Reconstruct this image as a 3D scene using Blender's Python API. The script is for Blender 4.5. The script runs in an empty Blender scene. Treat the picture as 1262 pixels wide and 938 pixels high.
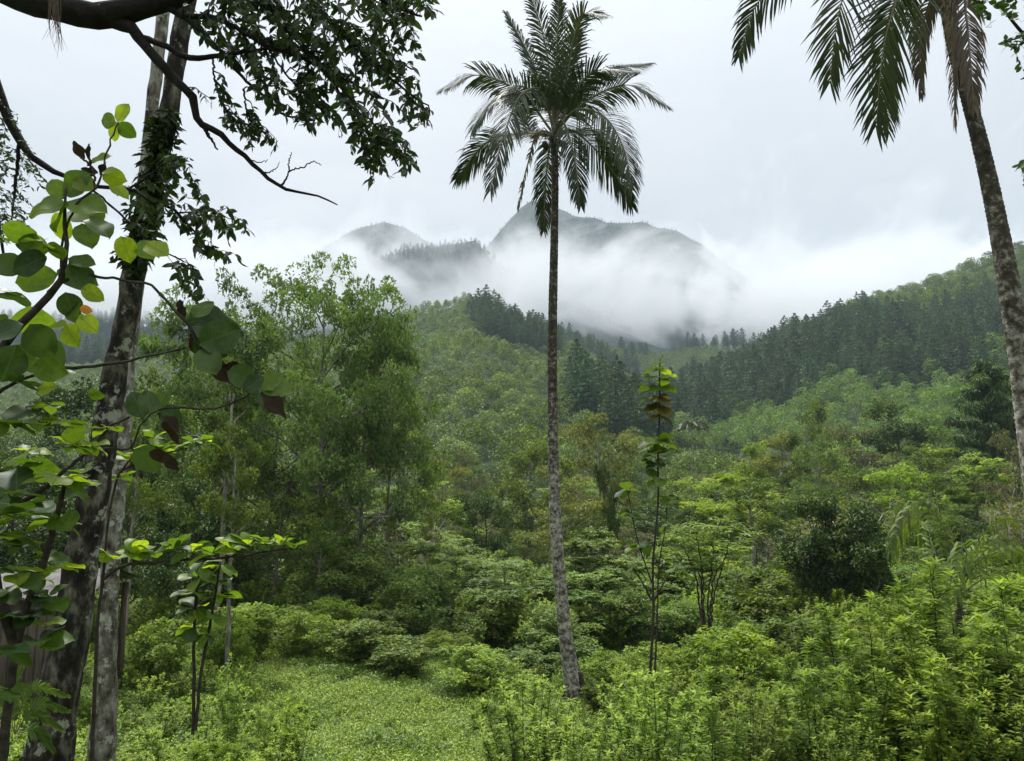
import bpy, math, random
import numpy as np
from mathutils import Vector, Matrix, Euler

random.seed(7)
rng = np.random.default_rng(7)
SC = bpy.context.scene
COL = SC.collection
R = math.radians

# ------------------------------------------------------------------ camera
FPX = 953.0
PITCH = math.atan(131.0 / FPX)
cam_d = bpy.data.cameras.new('camera')
cam_d.sensor_width = 36.0
cam_d.lens = 36.0 * FPX / 1262.0
cam_d.clip_start = 0.05
cam_d.clip_end = 20000
cam = bpy.data.objects.new('camera', cam_d)
cam.location = (0, 0, 0)
cam.rotation_euler = (math.pi / 2 + PITCH, 0, 0)
COL.objects.link(cam)
SC.camera = cam

# ------------------------------------------------------------------ sky and sun
SUN_EL, SUN_AZ = R(58), R(-28)       # azimuth measured from +Y towards +X
world = bpy.data.worlds.new('World')
SC.world = world
world.use_nodes = True
wn, wl = world.node_tree.nodes, world.node_tree.links
wn.clear()
def N(nodes, typ, **kw):
    n = nodes.new(typ)
    for k, v in kw.items():
        setattr(n, k, v)
    return n
def math_node(nodes, links, op, a, b=None, c=None, clamp=False):
    n = nodes.new('ShaderNodeMath'); n.operation = op; n.use_clamp = clamp
    for i, v in enumerate((a, b, c)):
        if v is None: continue
        if hasattr(v, 'is_linked'): links.new(v, n.inputs[i])
        else: n.inputs[i].default_value = v
    return n.outputs[0]
def maprange(nodes, links, v, a, b, c, d, smooth=False):
    n = nodes.new('ShaderNodeMapRange')
    if smooth: n.interpolation_type = 'SMOOTHSTEP'
    links.new(v, n.inputs[0])
    for i, k in enumerate((a, b, c, d)):
        n.inputs[1 + i].default_value = k
    return n.outputs[0]
def ramp(nodes, links, v, stops):
    n = nodes.new('ShaderNodeValToRGB')
    e = n.color_ramp.elements
    while len(e) > 1: e.remove(e[0])
    e[0].position = stops[0][0]; e[0].color = (*stops[0][1], 1)
    for p, c in stops[1:]:
        k = e.new(p); k.color = (*c, 1)
    links.new(v, n.inputs[0])
    return n.outputs[0]

wout = N(wn, 'ShaderNodeOutputWorld')
sky = N(wn, 'ShaderNodeTexSky', sky_type='NISHITA')
sky.sun_disc = False; sky.sun_elevation = SUN_EL; sky.sun_rotation = SUN_AZ
bg_sky = N(wn, 'ShaderNodeBackground'); bg_sky.inputs[1].default_value = 0.1
wl.new(sky.outputs[0], bg_sky.inputs[0])
tc = N(wn, 'ShaderNodeTexCoord')
sep = N(wn, 'ShaderNodeSeparateXYZ'); wl.new(tc.outputs['Generated'], sep.inputs[0])
zc = math_node(wn, wl, 'MAXIMUM', sep.outputs[2], 0.0)
zd = math_node(wn, wl, 'ADD', zc, 0.22)
px = math_node(wn, wl, 'DIVIDE', sep.outputs[0], zd)
py = math_node(wn, wl, 'DIVIDE', sep.outputs[1], zd)
cmb = N(wn, 'ShaderNodeCombineXYZ'); wl.new(px, cmb.inputs[0]); wl.new(py, cmb.inputs[1])
mp = N(wn, 'ShaderNodeMapping'); wl.new(cmb.outputs[0], mp.inputs[0])
mp.inputs['Location'].default_value = (0.0, 0.0, 3.1)
n1 = N(wn, 'ShaderNodeTexNoise'); wl.new(mp.outputs[0], n1.inputs['Vector'])
n1.inputs['Scale'].default_value = 0.9; n1.inputs['Detail'].default_value = 6; n1.inputs['Roughness'].default_value = 0.55
n1.inputs['Distortion'].default_value = 0.5
cl = ramp(wn, wl, n1.outputs[0], [(0.30, (0.70, 0.745, 0.785)), (0.46, (0.77, 0.81, 0.84)), (0.56, (0.835, 0.865, 0.885)), (0.70, (0.96, 0.97, 0.975))])
zz = math_node(wn, wl, 'MULTIPLY', zc, zc)
m1 = math_node(wn, wl, 'MULTIPLY_ADD', zc, 0.20, 0.425)
m2 = math_node(wn, wl, 'MULTIPLY_ADD', zz, 0.20, m1)
z4 = math_node(wn, wl, 'MULTIPLY', zz, zz)
m2 = math_node(wn, wl, 'MULTIPLY_ADD', z4, 1.0, m2)
bg_cl = N(wn, 'ShaderNodeBackground'); wl.new(cl, bg_cl.inputs[0]); wl.new(m2, bg_cl.inputs[1])
mixw = N(wn, 'ShaderNodeMixShader'); mixw.inputs[0].default_value = 0.94
wl.new(bg_sky.outputs[0], mixw.inputs[1]); wl.new(bg_cl.outputs[0], mixw.inputs[2])
wl.new(mixw.outputs[0], wout.inputs['Surface'])
world.cycles.sampling_method = 'MANUAL'
world.cycles.sample_map_resolution = 512

sun_d = bpy.data.lights.new('sun', 'SUN')
sun_d.energy = 4.0; sun_d.angle = R(11); sun_d.color = (1.0, 0.97, 0.92)
sun = bpy.data.objects.new('sun', sun_d)
sdir = Vector((math.sin(SUN_AZ) * math.cos(SUN_EL), math.cos(SUN_AZ) * math.cos(SUN_EL), math.sin(SUN_EL)))
sun.rotation_euler = sdir.to_track_quat('Z', 'Y').to_euler()
sun.location = (0, 0, 60)
COL.objects.link(sun)

SC.view_settings.view_transform = 'Standard'
SC.view_settings.look = 'None'
SC.view_settings.gamma = 1
SC.view_settings.exposure = EXPOSURE = 0.9
cy = SC.cycles
cy.max_bounces = 40; cy.diffuse_bounces = 3; cy.glossy_bounces = 2; cy.transmission_bounces = 4
cy.volume_bounces = 40; cy.transparent_max_bounces = 6
cy.use_denoising = True
cy.volume_step_rate = 1.0
cy.volume_max_steps = 256
cy.sample_clamp_indirect = 4

# ------------------------------------------------------------------ helpers
TH = PITCH
def P(u, v, D):
    """photo pixel + distance along +Y -> world point"""
    xc = (u - 631.0) / FPX; yc = -(v - 469.0) / FPX
    d = np.array([xc, math.cos(TH) - yc * math.sin(TH), math.sin(TH) + yc * math.cos(TH)])
    return Vector(d * (D / d[1]))
def to_px(p):
    """world points (N,3) -> u, v"""
    p = np.asarray(p, float)
    f = p[:, 1] * math.cos(TH) + p[:, 2] * math.sin(TH)
    up = -p[:, 1] * math.sin(TH) + p[:, 2] * math.cos(TH)
    return 631 + FPX * p[:, 0] / f, 469 - FPX * up / f

def tag(o, label=None, cat=None, group=None, kind=None):
    if label: o['label'] = label
    if cat: o['category'] = cat
    if group: o['group'] = group
    if kind: o['kind'] = kind
    return o
def link(name, data, mat=None, parent=None, loc=None):
    o = bpy.data.objects.new(name, data)
    COL.objects.link(o)
    if mat is not None:
        ms = mat if isinstance(mat, (list, tuple)) else [mat]
        if len(data.materials) == 0:
            for m in ms: data.materials.append(m)
    if parent is not None: o.parent = parent
    if loc is not None: o.location = loc
    return o
def empty(name, loc=(0, 0, 0), rz=0.0, scale=1.0):
    o = bpy.data.objects.new(name, None)
    o.empty_display_size = 0.2
    COL.objects.link(o)
    o.location = loc; o.rotation_euler = (0, 0, rz)
    o.scale = (scale,) * 3 if not hasattr(scale, '__len__') else scale
    return o
def copy_tree(src, loc, rz=0.0, scale=1.0, label=None, group=None):
    c = src.copy(); COL.objects.link(c)
    c.location = loc; c.rotation_euler = (0, 0, rz)
    c.scale = (scale,) * 3 if not hasattr(scale, '__len__') else scale
    if label: c['label'] = label
    if group: c['group'] = group
    for ch in src.children:
        k = ch.copy(); COL.objects.link(k); k.parent = c
        for g in ch.children:
            q = g.copy(); COL.objects.link(q); q.parent = k
    return c

def mesh_np(name, V, F, tint=None, mats=None, mat_idx=None, smooth=False):
    """V (n,3); F list of arrays, each (m,k) with constant k"""
    V = np.asarray(V, np.float32)
    if isinstance(F, np.ndarray): F = [F]
    F = [np.asarray(f, np.int32) for f in F if len(f)]
    me = bpy.data.meshes.new(name)
    me.vertices.add(len(V)); me.vertices.foreach_set('co', V.ravel())
    nl = sum(f.size for f in F); npoly = sum(len(f) for f in F)
    me.loops.add(nl); me.polygons.add(npoly)
    me.loops.foreach_set('vertex_index', np.concatenate([f.ravel() for f in F]))
    sizes = np.concatenate([np.full(len(f), f.shape[1], np.int32) for f in F])
    starts = np.concatenate([[0], np.cumsum(sizes)[:-1]]).astype(np.int32)
    me.polygons.foreach_set('loop_start', starts)
    if mat_idx is not None: me.polygons.foreach_set('material_index', np.asarray(mat_idx, np.int32))
    if smooth: me.polygons.foreach_set('use_smooth', np.ones(npoly, bool))
    if tint is not None:
        a = me.attributes.new('tint', 'FLOAT', 'POINT'); a.data.foreach_set('value', np.asarray(tint, np.float32))
    for m in (mats or []): me.materials.append(m)
    me.update(calc_edges=True); me.validate()
    return me

class MB:
    """collects verts / faces / tint, with material index per face"""
    def __init__(s): s.V = []; s.T = []; s.F = {3: [], 4: []}; s.M = {3: [], 4: []}; s.n = 0
    def add(s, V, F, tint=0.5, mi=0):
        V = np.asarray(V, float)
        s.V.append(V); s.T.append(np.full(len(V), tint, float) if np.isscalar(tint) else np.asarray(tint, float))
        for f in (F if isinstance(F, list) else [F]):
            f = np.asarray(f)
            if len(f) == 0: continue
            s.F[f.shape[1]].append(f + s.n); s.M[f.shape[1]].append(np.full(len(f), mi))
        s.n += len(V)
    def mesh(s, name, mats=None, smooth=False):
        F = [np.concatenate(s.F[k]) for k in (3, 4) if s.F[k]]
        M = np.concatenate([np.concatenate(s.M[k]) for k in (3, 4) if s.M[k]])
        return mesh_np(name, np.concatenate(s.V), F, np.concatenate(s.T), mats, M, smooth)

def unit(a):
    a = np.asarray(a, float)
    return a / np.maximum(np.linalg.norm(a, axis=-1, keepdims=True), 1e-9)
def rand_dirs(n, r=None):
    return unit((r or rng).normal(size=(n, 3)))

def tube(mb, pts, rad, n=7, tint=0.5, mi=0, cap=True, knob=0.0):
    """tapered tube through pts with radii rad"""
    pts = np.asarray(pts, float); m = len(pts)
    rad = np.asarray(rad, float) if hasattr(rad, '__len__') else np.full(m, rad)
    tan = np.gradient(pts, axis=0); tan = unit(tan)
    ref = np.array([0.13, 0.21, 1.0]) if abs(tan[:, 2]).mean() < 0.8 else np.array([1.0, 0.17, 0.1])
    a = unit(np.cross(tan, ref)); b = unit(np.cross(tan, a))
    th = np.linspace(0, 2 * np.pi, n, endpoint=False)
    ring = a[:, None, :] * np.cos(th)[None, :, None] + b[:, None, :] * np.sin(th)[None, :, None]
    rr = rad[:, None, None]
    if knob: rr = rr * (1 + rng.normal(0, knob, (m, n, 1)))
    V = pts[:, None, :] + ring * rr
    i = np.arange(m - 1)[:, None] * n; j = np.arange(n)[None, :]; j2 = (j + 1) % n
    F = np.stack([i + j, i + j2, i + n + j2, i + n + j], -1).reshape(-1, 4)
    V = V.reshape(-1, 3)
    if cap:
        V = np.vstack([V, pts[-1] + tan[-1] * rad[-1] * 0.6])
        k = (m - 1) * n
        C = np.array([[k + q, k + (q + 1) % n, m * n] for q in range(n)])
        mb.add(V, [F, C], tint, mi)
    else:
        mb.add(V, F, tint, mi)

def wiggle(a, b, n=6, amp=0.1, droop=0.0, r=None):
    """curved line from a to b"""
    r = r or rng
    a = np.asarray(a, float); b = np.asarray(b, float); L = np.linalg.norm(b - a)
    t = np.linspace(0, 1, n)[:, None]
    p = a + (b - a) * t
    o = np.cumsum(r.normal(0, amp * L / n, (n, 3)), axis=0)
    o -= t * o[-1]; o[0] = 0
    p = p + o
    p[:, 2] += droop * L * (4 * t[:, 0] * (1 - t[:, 0]))
    return p

def leaves(mb, c, ax, nr, ln, wd, tint, mi=0, fold=0.25, six=False):
    """diamond leaves: c base points, ax axis, nr normal"""
    c = np.asarray(c, float); n = len(c)
    if n == 0: return
    ax = unit(ax); side = unit(np.cross(ax, nr)); nr = unit(np.cross(side, ax))
    ln = np.broadcast_to(np.asarray(ln, float), (n,))[:, None]; wd = np.broadcast_to(np.asarray(wd, float), (n,))[:, None]
    tint = np.broadcast_to(np.asarray(tint, float), (n,))
    if not six:
        b = c; t = c + ax * ln - nr * ln * 0.08
        l = c + ax * ln * 0.45 + side * wd * 0.5 + nr * wd * fold; r_ = c + ax * ln * 0.45 - side * wd * 0.5 + nr * wd * fold
        V = np.stack([b, r_, t, l], 1).reshape(-1, 3)
        k = np.arange(n)[:, None] * 4
        F = np.concatenate([k + [0, 1, 2], k + [0, 2, 3]])
        mb.add(V, F, np.repeat(tint, 4), mi)
    else:
        b = c; m = c + ax * ln * 0.5; t = c + ax * ln - nr * ln * 0.18
        l1 = c + ax * ln * 0.28 + side * wd * 0.42 + nr * wd * fold; r1 = c + ax * ln * 0.28 - side * wd * 0.42 + nr * wd * fold
        l2 = c + ax * ln * 0.65 + side * wd * 0.46 + nr * (wd * fold - ln * 0.06); r2 = c + ax * ln * 0.65 - side * wd * 0.46 + nr * (wd * fold - ln * 0.06)
        V = np.stack([b, r1, r2, t, l2, l1, m], 1).reshape(-1, 3)
        k = np.arange(n)[:, None] * 7
        F3 = np.concatenate([k + [0, 1, 6], k + [6, 5, 0], k + [6, 2, 3], k + [6, 3, 4]])
        F4 = np.concatenate([k + [1, 2, 6, 6]])[:0]
        F3 = np.concatenate([F3, k + [1, 2, 6], k + [6, 4, 5]])
        mb.add(V, F3, np.repeat(tint, 7), mi)

# ------------------------------------------------------------------ materials
MATS = {}
def newmat(name):
    m = bpy.data.materials.new(name); m.use_nodes = True
    nt = m.node_tree; nt.nodes.clear()
    out = nt.nodes.new('ShaderNodeOutputMaterial')
    MATS[name] = m
    return m, nt.nodes, nt.links, out
def leafmat(name, c_old, c_mid, c_young, trans=0.35, rough=0.55, spec=0.22, hue_var=0.25, noise_scale=None, spots=None):
    m, n, l, out = newmat(name)
    at = N(n, 'ShaderNodeAttribute', attribute_name='tint')
    c = ramp(n, l, at.outputs['Fac'], [(0.0, c_old), (0.55, c_mid), (1.0, c_young)])
    oi = N(n, 'ShaderNodeObjectInfo')
    v = maprange(n, l, oi.outputs['Random'], 0, 1, 1 - hue_var, 1 + hue_var)
    hs = N(n, 'ShaderNodeHueSaturation'); l.new(c, hs.inputs['Color']); l.new(v, hs.inputs['Value'])
    h2 = math_node(n, l, 'MULTIPLY', oi.outputs['Random'], 37.0); h3 = math_node(n, l, 'FRACT', h2)
    l.new(maprange(n, l, h3, 0, 1, 0.5 - 0.05 * hue_var, 0.5 + 0.05 * hue_var), hs.inputs['Hue'])
    col = hs.outputs[0]
    if spots:
        te = N(n, 'ShaderNodeTexCoord'); no = N(n, 'ShaderNodeTexNoise'); l.new(te.outputs['Object'], no.inputs['Vector'])
        no.inputs['Scale'].default_value = spots[0]; no.inputs['Detail'].default_value = 4
        fac = maprange(n, l, no.outputs[0], spots[1], spots[1] + 0.06, 0, 1)
        mx = N(n, 'ShaderNodeMix', data_type='RGBA'); l.new(fac, mx.inputs[0]); l.new(col, mx.inputs[6]); mx.inputs[7].default_value = (*spots[2], 1)
        col = mx.outputs[2]
    b = N(n, 'ShaderNodeBsdfPrincipled'); l.new(col, b.inputs['Base Color'])
    b.inputs['Roughness'].default_value = rough; b.inputs['Specular IOR Level'].default_value = spec
    t = N(n, 'ShaderNodeBsdfTranslucent')
    tcx = N(n, 'ShaderNodeMix', data_type='RGBA', blend_type='MULTIPLY'); tcx.inputs[0].default_value = 1
    l.new(col, tcx.inputs[6]); tcx.inputs[7].default_value = (1.25, 1.35, 0.55, 1)
    l.new(tcx.outputs[2], t.inputs['Color'])
    mx = N(n, 'ShaderNodeMixShader'); mx.inputs[0].default_value = trans
    l.new(b.outputs[0], mx.inputs[1]); l.new(t.outputs[0], mx.inputs[2]); l.new(mx.outputs[0], out.inputs['Surface'])
    return m
def barkmat(name, stops, scale=(6, 6, 2), bump=0.6, detail=6, rough=0.9, lichen=None, lichen_scale=7.0):
    """stops: colour ramp on noise; lichen: (colour, threshold)"""
    m, n, l, out = newmat(name)
    te = N(n, 'ShaderNodeTexCoord'); mp = N(n, 'ShaderNodeMapping'); l.new(te.outputs['Object'], mp.inputs[0]); mp.inputs['Scale'].default_value = scale
    no = N(n, 'ShaderNodeTexNoise'); l.new(mp.outputs[0], no.inputs['Vector']); no.inputs['Scale'].default_value = 1; no.inputs['Detail'].default_value = detail; no.inputs['Roughness'].default_value = 0.65
    c = ramp(n, l, no.outputs[0], stops)
    if lichen:
        n2 = N(n, 'ShaderNodeTexNoise'); l.new(te.outputs['Object'], n2.inputs['Vector']); n2.inputs['Scale'].default_value = lichen_scale; n2.inputs['Detail'].default_value = 5; n2.inputs['Roughness'].default_value = 0.7
        fac = maprange(n, l, n2.outputs[0], lichen[1], lichen[1] + 0.05, 0, 1)
        mx = N(n, 'ShaderNodeMix', data_type='RGBA'); l.new(fac, mx.inputs[0]); l.new(c, mx.inputs[6]); mx.inputs[7].default_value = (*lichen[0], 1)
        c = mx.outputs[2]
    b = N(n, 'ShaderNodeBsdfPrincipled'); l.new(c, b.inputs['Base Color']); b.inputs['Roughness'].default_value = rough; b.inputs['Specular IOR Level'].default_value = 0.2
    bp = N(n, 'ShaderNodeBump'); bp.inputs['Strength'].default_value = bump; bp.inputs['Distance'].default_value = 0.05
    l.new(no.outputs[0], bp.inputs['Height']); l.new(bp.outputs[0], b.inputs['Normal'])
    l.new(b.outputs[0], out.inputs['Surface'])
    return m
# ------------------------------------------------------------------ ground and hills
def smooth(t): t = np.clip(t, 0, 1); return t * t * (3 - 2 * t)
def lat_noise(x, y, s, seed=0):
    x = np.asarray(x, float); y = np.asarray(y, float)
    q = seed * 1.37
    return (np.sin(x / s + 1.3 * q) * np.cos(y / s * 1.1 + q) + 0.5 * np.sin(x / s * 2.3 + y / s * 1.7 + q) + 0.3 * np.cos(y / s * 3.1 - x / s * 2.1 + 2 * q)) / 1.6
def gz(x, y):
    x = np.asarray(x, float); y = np.asarray(y, float)
    z = np.interp(y, [-40, 0, 8, 16, 20, 35, 60, 100, 150, 600], [0.5, -1.6, -3.5, -5.6, -6.0, -6.3, -8, -9, -9, -9])
    z = z + smooth((x - 12) / 60) * smooth((y - 30) / 60) * 9
    z = z + smooth((-x - 12) / 50) * smooth((y - 35) / 50) * 6
    z = z + smooth((-x - 6) / 14) * smooth((30 - y) / 20) * 0.8
    return z + 0.12 * lat_noise(x, y, 2.3, 1) + 0.25 * lat_noise(x, y, 7.0, 2)
def G(x, y): return float(gz(x, y))

def soilmat(name, stops, s1=3.0, bump=0.3):
    m, n, l, out = newmat(name)
    te = N(n, 'ShaderNodeTexCoord')
    no = N(n, 'ShaderNodeTexNoise'); l.new(te.outputs['Object'], no.inputs['Vector']); no.inputs['Scale'].default_value = s1; no.inputs['Detail'].default_value = 8; no.inputs['Roughness'].default_value = 0.7
    c = ramp(n, l, no.outputs[0], stops)
    b = N(n, 'ShaderNodeBsdfPrincipled'); l.new(c, b.inputs['Base Color']); b.inputs['Roughness'].default_value = 0.95; b.inputs['Specular IOR Level'].default_value = 0.1
    bp = N(n, 'ShaderNodeBump'); bp.inputs['Strength'].default_value = bump; l.new(no.outputs[0], bp.inputs['Height']); l.new(bp.outputs[0], b.inputs['Normal'])
    l.new(b.outputs[0], out.inputs['Surface'])
    return m
m_ground = soilmat('ground_soil_moss', [(0.3, (0.035, 0.045, 0.015)), (0.5, (0.06, 0.09, 0.025)), (0.7, (0.10, 0.13, 0.04))], 2.0)
m_hill = soilmat('hill_undergrowth', [(0.3, (0.02, 0.035, 0.015)), (0.6, (0.04, 0.06, 0.025)), (0.8, (0.06, 0.085, 0.035))], 0.15, 0.8)
m_mount = soilmat('mountain_forest_cover', [(0.3, (0.006, 0.014, 0.012)), (0.6, (0.016, 0.030, 0.023)), (0.8, (0.03, 0.045, 0.032))], 0.03, 1.0)

def grid_mesh(name, X, Y, Z, mat, smooth_=True):
    h, w = X.shape
    V = np.stack([X, Y, Z], -1).reshape(-1, 3)
    i = np.arange(h - 1)[:, None] * w + np.arange(w - 1)[None, :]
    F = np.stack([i, i + 1, i + w + 1, i + w], -1).reshape(-1, 4)
    return mesh_np(name, V, F, None, [mat], None, smooth_)
ys = np.concatenate([np.linspace(-40, 60, 201), np.geomspace(62, 2300, 60)])
xs_ = np.concatenate([-np.geomspace(1900, 62, 50), np.linspace(-60, 60, 201), np.geomspace(62, 1900, 50)])
X, Y = np.meshgrid(xs_, ys)
ground = link('ground', grid_mesh('ground', X, Y, gz(X, Y), m_ground)); tag(ground, kind='structure')

class Hill:
    """hillside between a foot line and a ridge line; columns are compass directions from the look-out"""
    def __init__(s, us, vr, Dr, D0, v0, ease=1.15, back=0.35, rough=1.0, seed=0):
        s.us, s.vr = us, vr; s.Dr = Dr; s.D0 = D0; s.v0 = v0; s.ease = ease; s.back = back; s.rough = rough; s.seed = seed
    def pt(s, u, t):
        u = np.asarray(u, float); t = np.asarray(t, float)
        vr = np.interp(u, s.us, s.vr)
        Dr = np.interp(u, s.us, s.Dr) if hasattr(s.Dr, '__len__') else s.Dr
        D = s.D0 + (Dr - s.D0) * t
        zr = (600 - vr) / FPX * Dr; z0 = (600 - s.v0) / FPX * s.D0
        tt = np.clip(t, 0, 1)
        z = z0 + (zr - z0) * (tt ** s.ease) - np.maximum(t - 1, 0) * Dr * s.back
        x = (u - 631) / FPX * D * 1.0
        z = z + s.rough * (tt * (1 - tt) * 4) * (lat_noise(x, D, 60, s.seed) * 7 + lat_noise(x, D, 23, s.seed + 3) * 2.2)
        return x, D, z
    def mesh(s, name, mat, nu=160, nt=70, tmax=1.5):
        u = np.linspace(s.us[0], s.us[-1], nu); t = np.linspace(-0.08, tmax, nt)
        U, T = np.meshgrid(u, t)
        x, y, z = s.pt(U, T)
        z = np.where(T < 0, z - 12 * (-T / 0.08), z)
        return link(name, grid_mesh(name, x, y, z, mat))
    def sample(s, n, ulo, uhi, tlo=0.0, thi=1.05, r=None):
        """points evenly spread over the plan area"""
        r = r or rng
        out = []
        u = r.uniform(ulo, uhi, n * 3); t = r.uniform(tlo, thi, n * 3)
        x, y, z = s.pt(u, t)
        keep = r.uniform(0, 1, n * 3) < (y / y.max())
        x, y, z, t = x[keep][:n], y[keep][:n], z[keep][:n], t[keep][:n]
        return np.stack([x, y, z], -1), t

hC = Hill([-420, 0, 150, 300, 350, 400, 450, 520, 575, 620, 660, 700, 760, 800, 840, 900, 1000],
          [470, 462, 450, 440, 434, 420, 403, 385, 370, 388, 410, 428, 462, 496, 534, 566, 620], 520, 130, 628, 1.1, seed=1)
hB = Hill([420, 560, 600, 660, 690, 720, 750, 800, 840, 880, 930, 1000, 1100],
          [450, 425, 412, 405, 412, 420, 432, 442, 436, 430, 432, 425, 420], 760, 330, 560, 1.0, seed=2)
hR = Hill([690, 740, 800, 840, 907, 935, 965, 1000, 1040, 1100, 1150, 1200, 1262, 1400, 1700],
          [590, 550, 515, 496, 472, 452, 434, 410, 388, 366, 354, 332, 308, 270, 235], 500, 210, 580, 1.0, seed=4)
hL = Hill([-500, -100, 60, 110, 200, 330, 420, 480],
          [380, 395, 400, 394, 404, 425, 445, 520], 850, 560, 520, 1.0, seed=5)
for nm, h in (('hill', hC), ('hill', hB), ('hill', hR), ('hill', hL)):
    tag(h.mesh(nm, m_hill), kind='structure')

# far mountains, their heads above the cloud
MOUNT_PTS = []; NM = 9000
def mountain(us, vr, D, dep, seed, rough):
    us = np.array(us, float); vr = np.array(vr, float)
    u = np.linspace(us[0], us[-1], 260); t = np.linspace(-1, 1.4, 48)
    U, T = np.meshgrid(u, t)
    Dd = D + dep * T
    zr = (600 - np.interp(U, us, vr)) / FPX * D
    X = (U - 631) / FPX * D
    z = zr * (1 - np.abs(T) ** 1.25 * 1.02) 
    z = z + rough * (lat_noise(X, Dd, 90, seed) * 26 + lat_noise(X, Dd, 37, seed + 1) * 15 + lat_noise(X, Dd, 17, seed + 2) * 6) * np.clip(np.abs(T) * 3, 0.42, 1)
    if rough > .5:
        fi = rng.uniform(0, 259, NM); ti = np.clip(rng.normal(20, 5, NM), 2, 40).astype(int); a_ = fi.astype(int)
        MOUNT_PTS.append(np.stack([X[ti, a_] + rng.normal(0, 4, NM), Dd[ti, a_], z[ti, a_] - 3.5], -1)[(Dd[ti, a_] < D + 60)])
    o = link('mountain', grid_mesh('mountain', X, Dd, z, m_mount)); tag(o, kind='structure')
    return u, zr[0], X[0]
mountain([450, 560, 600, 625, 640, 655, 670, 700, 740, 780, 810, 835, 860, 900, 1000], [420, 350, 300, 268, 252, 244, 246, 252, 256, 262, 270, 276, 292, 330, 400], 1500, 700, 3, 1.0)
mountain([300, 360, 390, 420, 445, 470, 495, 530, 560, 620], [380, 330, 302, 284, 272, 266, 272, 290, 320, 380], 1300, 500, 6, 0.8)
hM = Hill([300, 380, 430, 480, 500, 530, 560, 585, 600, 620, 660, 700, 760, 880], [430, 390, 345, 306, 299, 296, 292, 288, 308, 330, 352, 372, 400, 460], 1050, 820, 440, 1.0, seed=8)
tag(hM.mesh('hill', m_mount), kind='structure')
# ------------------------------------------------------------------ air: thin haze everywhere, low cloud on the mountains
def box_mesh(name, lo, hi):
    V = [(x, y, z) for z in (lo[2], hi[2]) for y in (lo[1], hi[1]) for x in (lo[0], hi[0])]
    F = np.array([[0, 2, 3, 1], [4, 5, 7, 6], [0, 1, 5, 4], [2, 6, 7, 3], [0, 4, 6, 2], [1, 3, 7, 5]])
    return mesh_np(name, V, F)
hz, n, l, out = newmat('haze_air')
pv = N(n, 'ShaderNodeVolumePrincipled'); pv.inputs['Color'].default_value = (0.52, 0.62, 0.74, 1); pv.inputs['Density'].default_value = HAZE_D = 0.00019
pv.inputs['Anisotropy'].default_value = 0.0
l.new(pv.outputs[0], out.inputs['Volume'])
haze = link('haze', box_mesh('haze', (-1950, -60, -12), (1950, 2350, 640)), hz); tag(haze, kind='stuff')

mt, n, l, out = newmat('low_cloud')
te = N(n, 'ShaderNodeTexCoord'); sp = N(n, 'ShaderNodeSeparateXYZ'); l.new(te.outputs['Object'], sp.inputs[0])
mp = N(n, 'ShaderNodeMapping'); l.new(te.outputs['Object'], mp.inputs[0]); mp.inputs['Scale'].default_value = (1 / 130, 1 / 240, 1 / 90)
mp.inputs['Location'].default_value = (3.2, 1.4, 0.7)
no = N(n, 'ShaderNodeTexNoise'); l.new(mp.outputs[0], no.inputs['Vector']); no.inputs['Scale'].default_value = 1.0; no.inputs['Detail'].default_value = 6; no.inputs['Roughness'].default_value = 0.62; no.inputs['Distortion'].default_value = 1.1
X_, Y_, Z_ = sp.outputs
# z profile: the cloud's foot rises from left to right less, its top sinks away to the left
W_ = math_node(n, l, 'MULTIPLY_ADD', Y_, -0.30, Z_)
ztop = maprange(n, l, W_, -65, 95, 0.0, 0.26, True)
zbot = maprange(n, l, Z_, 200, 120, 0.0, 0.42, True)
yfr = maprange(n, l, Y_, 640, 500, 0.0, 0.40, True)
thr = math_node(n, l, 'ADD', math_node(n, l, 'ADD', ztop, zbot), yfr)
thr = math_node(n, l, 'ADD', thr, 0.385)
d = math_node(n, l, 'SUBTRACT', no.outputs[0], thr)
d = math_node(n, l, 'MAXIMUM', d, 0.0)
d = math_node(n, l, 'MULTIPLY', d, 0.065)
pv = N(n, 'ShaderNodeVolumePrincipled'); pv.inputs['Color'].default_value = (0.80, 0.82, 0.845, 1); pv.inputs['Anisotropy'].default_value = 0.0
l.new(d, pv.inputs['Density'])
l.new(pv.outputs[0], out.inputs['Volume'])
mist = link('mist', box_mesh('mist', (-750, 480, 95), (1150, 1400, 600)), mt); tag(mist, kind='stuff')
mt.cycles.volume_step_rate = 0.35
mt.cycles.volume_step_rate = 0.2
# ------------------------------------------------------------------ plant building blocks
m_bark_pale = barkmat('bark_pale_lichen', [(0.35, (0.05, 0.042, 0.03)), (0.5, (0.16, 0.15, 0.12)), (0.65, (0.34, 0.33, 0.28))], (5, 5, 3), 0.7)
m_bark_dark = barkmat('bark_dark', [(0.3, (0.018, 0.014, 0.010)), (0.6, (0.05, 0.04, 0.03)), (0.8, (0.11, 0.10, 0.08))], (7, 7, 3), 0.7)
m_bark_grey = barkmat('bark_grey', [(0.3, (0.07, 0.06, 0.05)), (0.6, (0.18, 0.17, 0.14)), (0.8, (0.32, 0.31, 0.27))], (7, 7, 3), 0.5)
m_twig_pale = barkmat('twig_bleached', [(0.3, (0.20, 0.18, 0.15)), (0.7, (0.42, 0.40, 0.34))], (9, 9, 9), 0.3)

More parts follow.
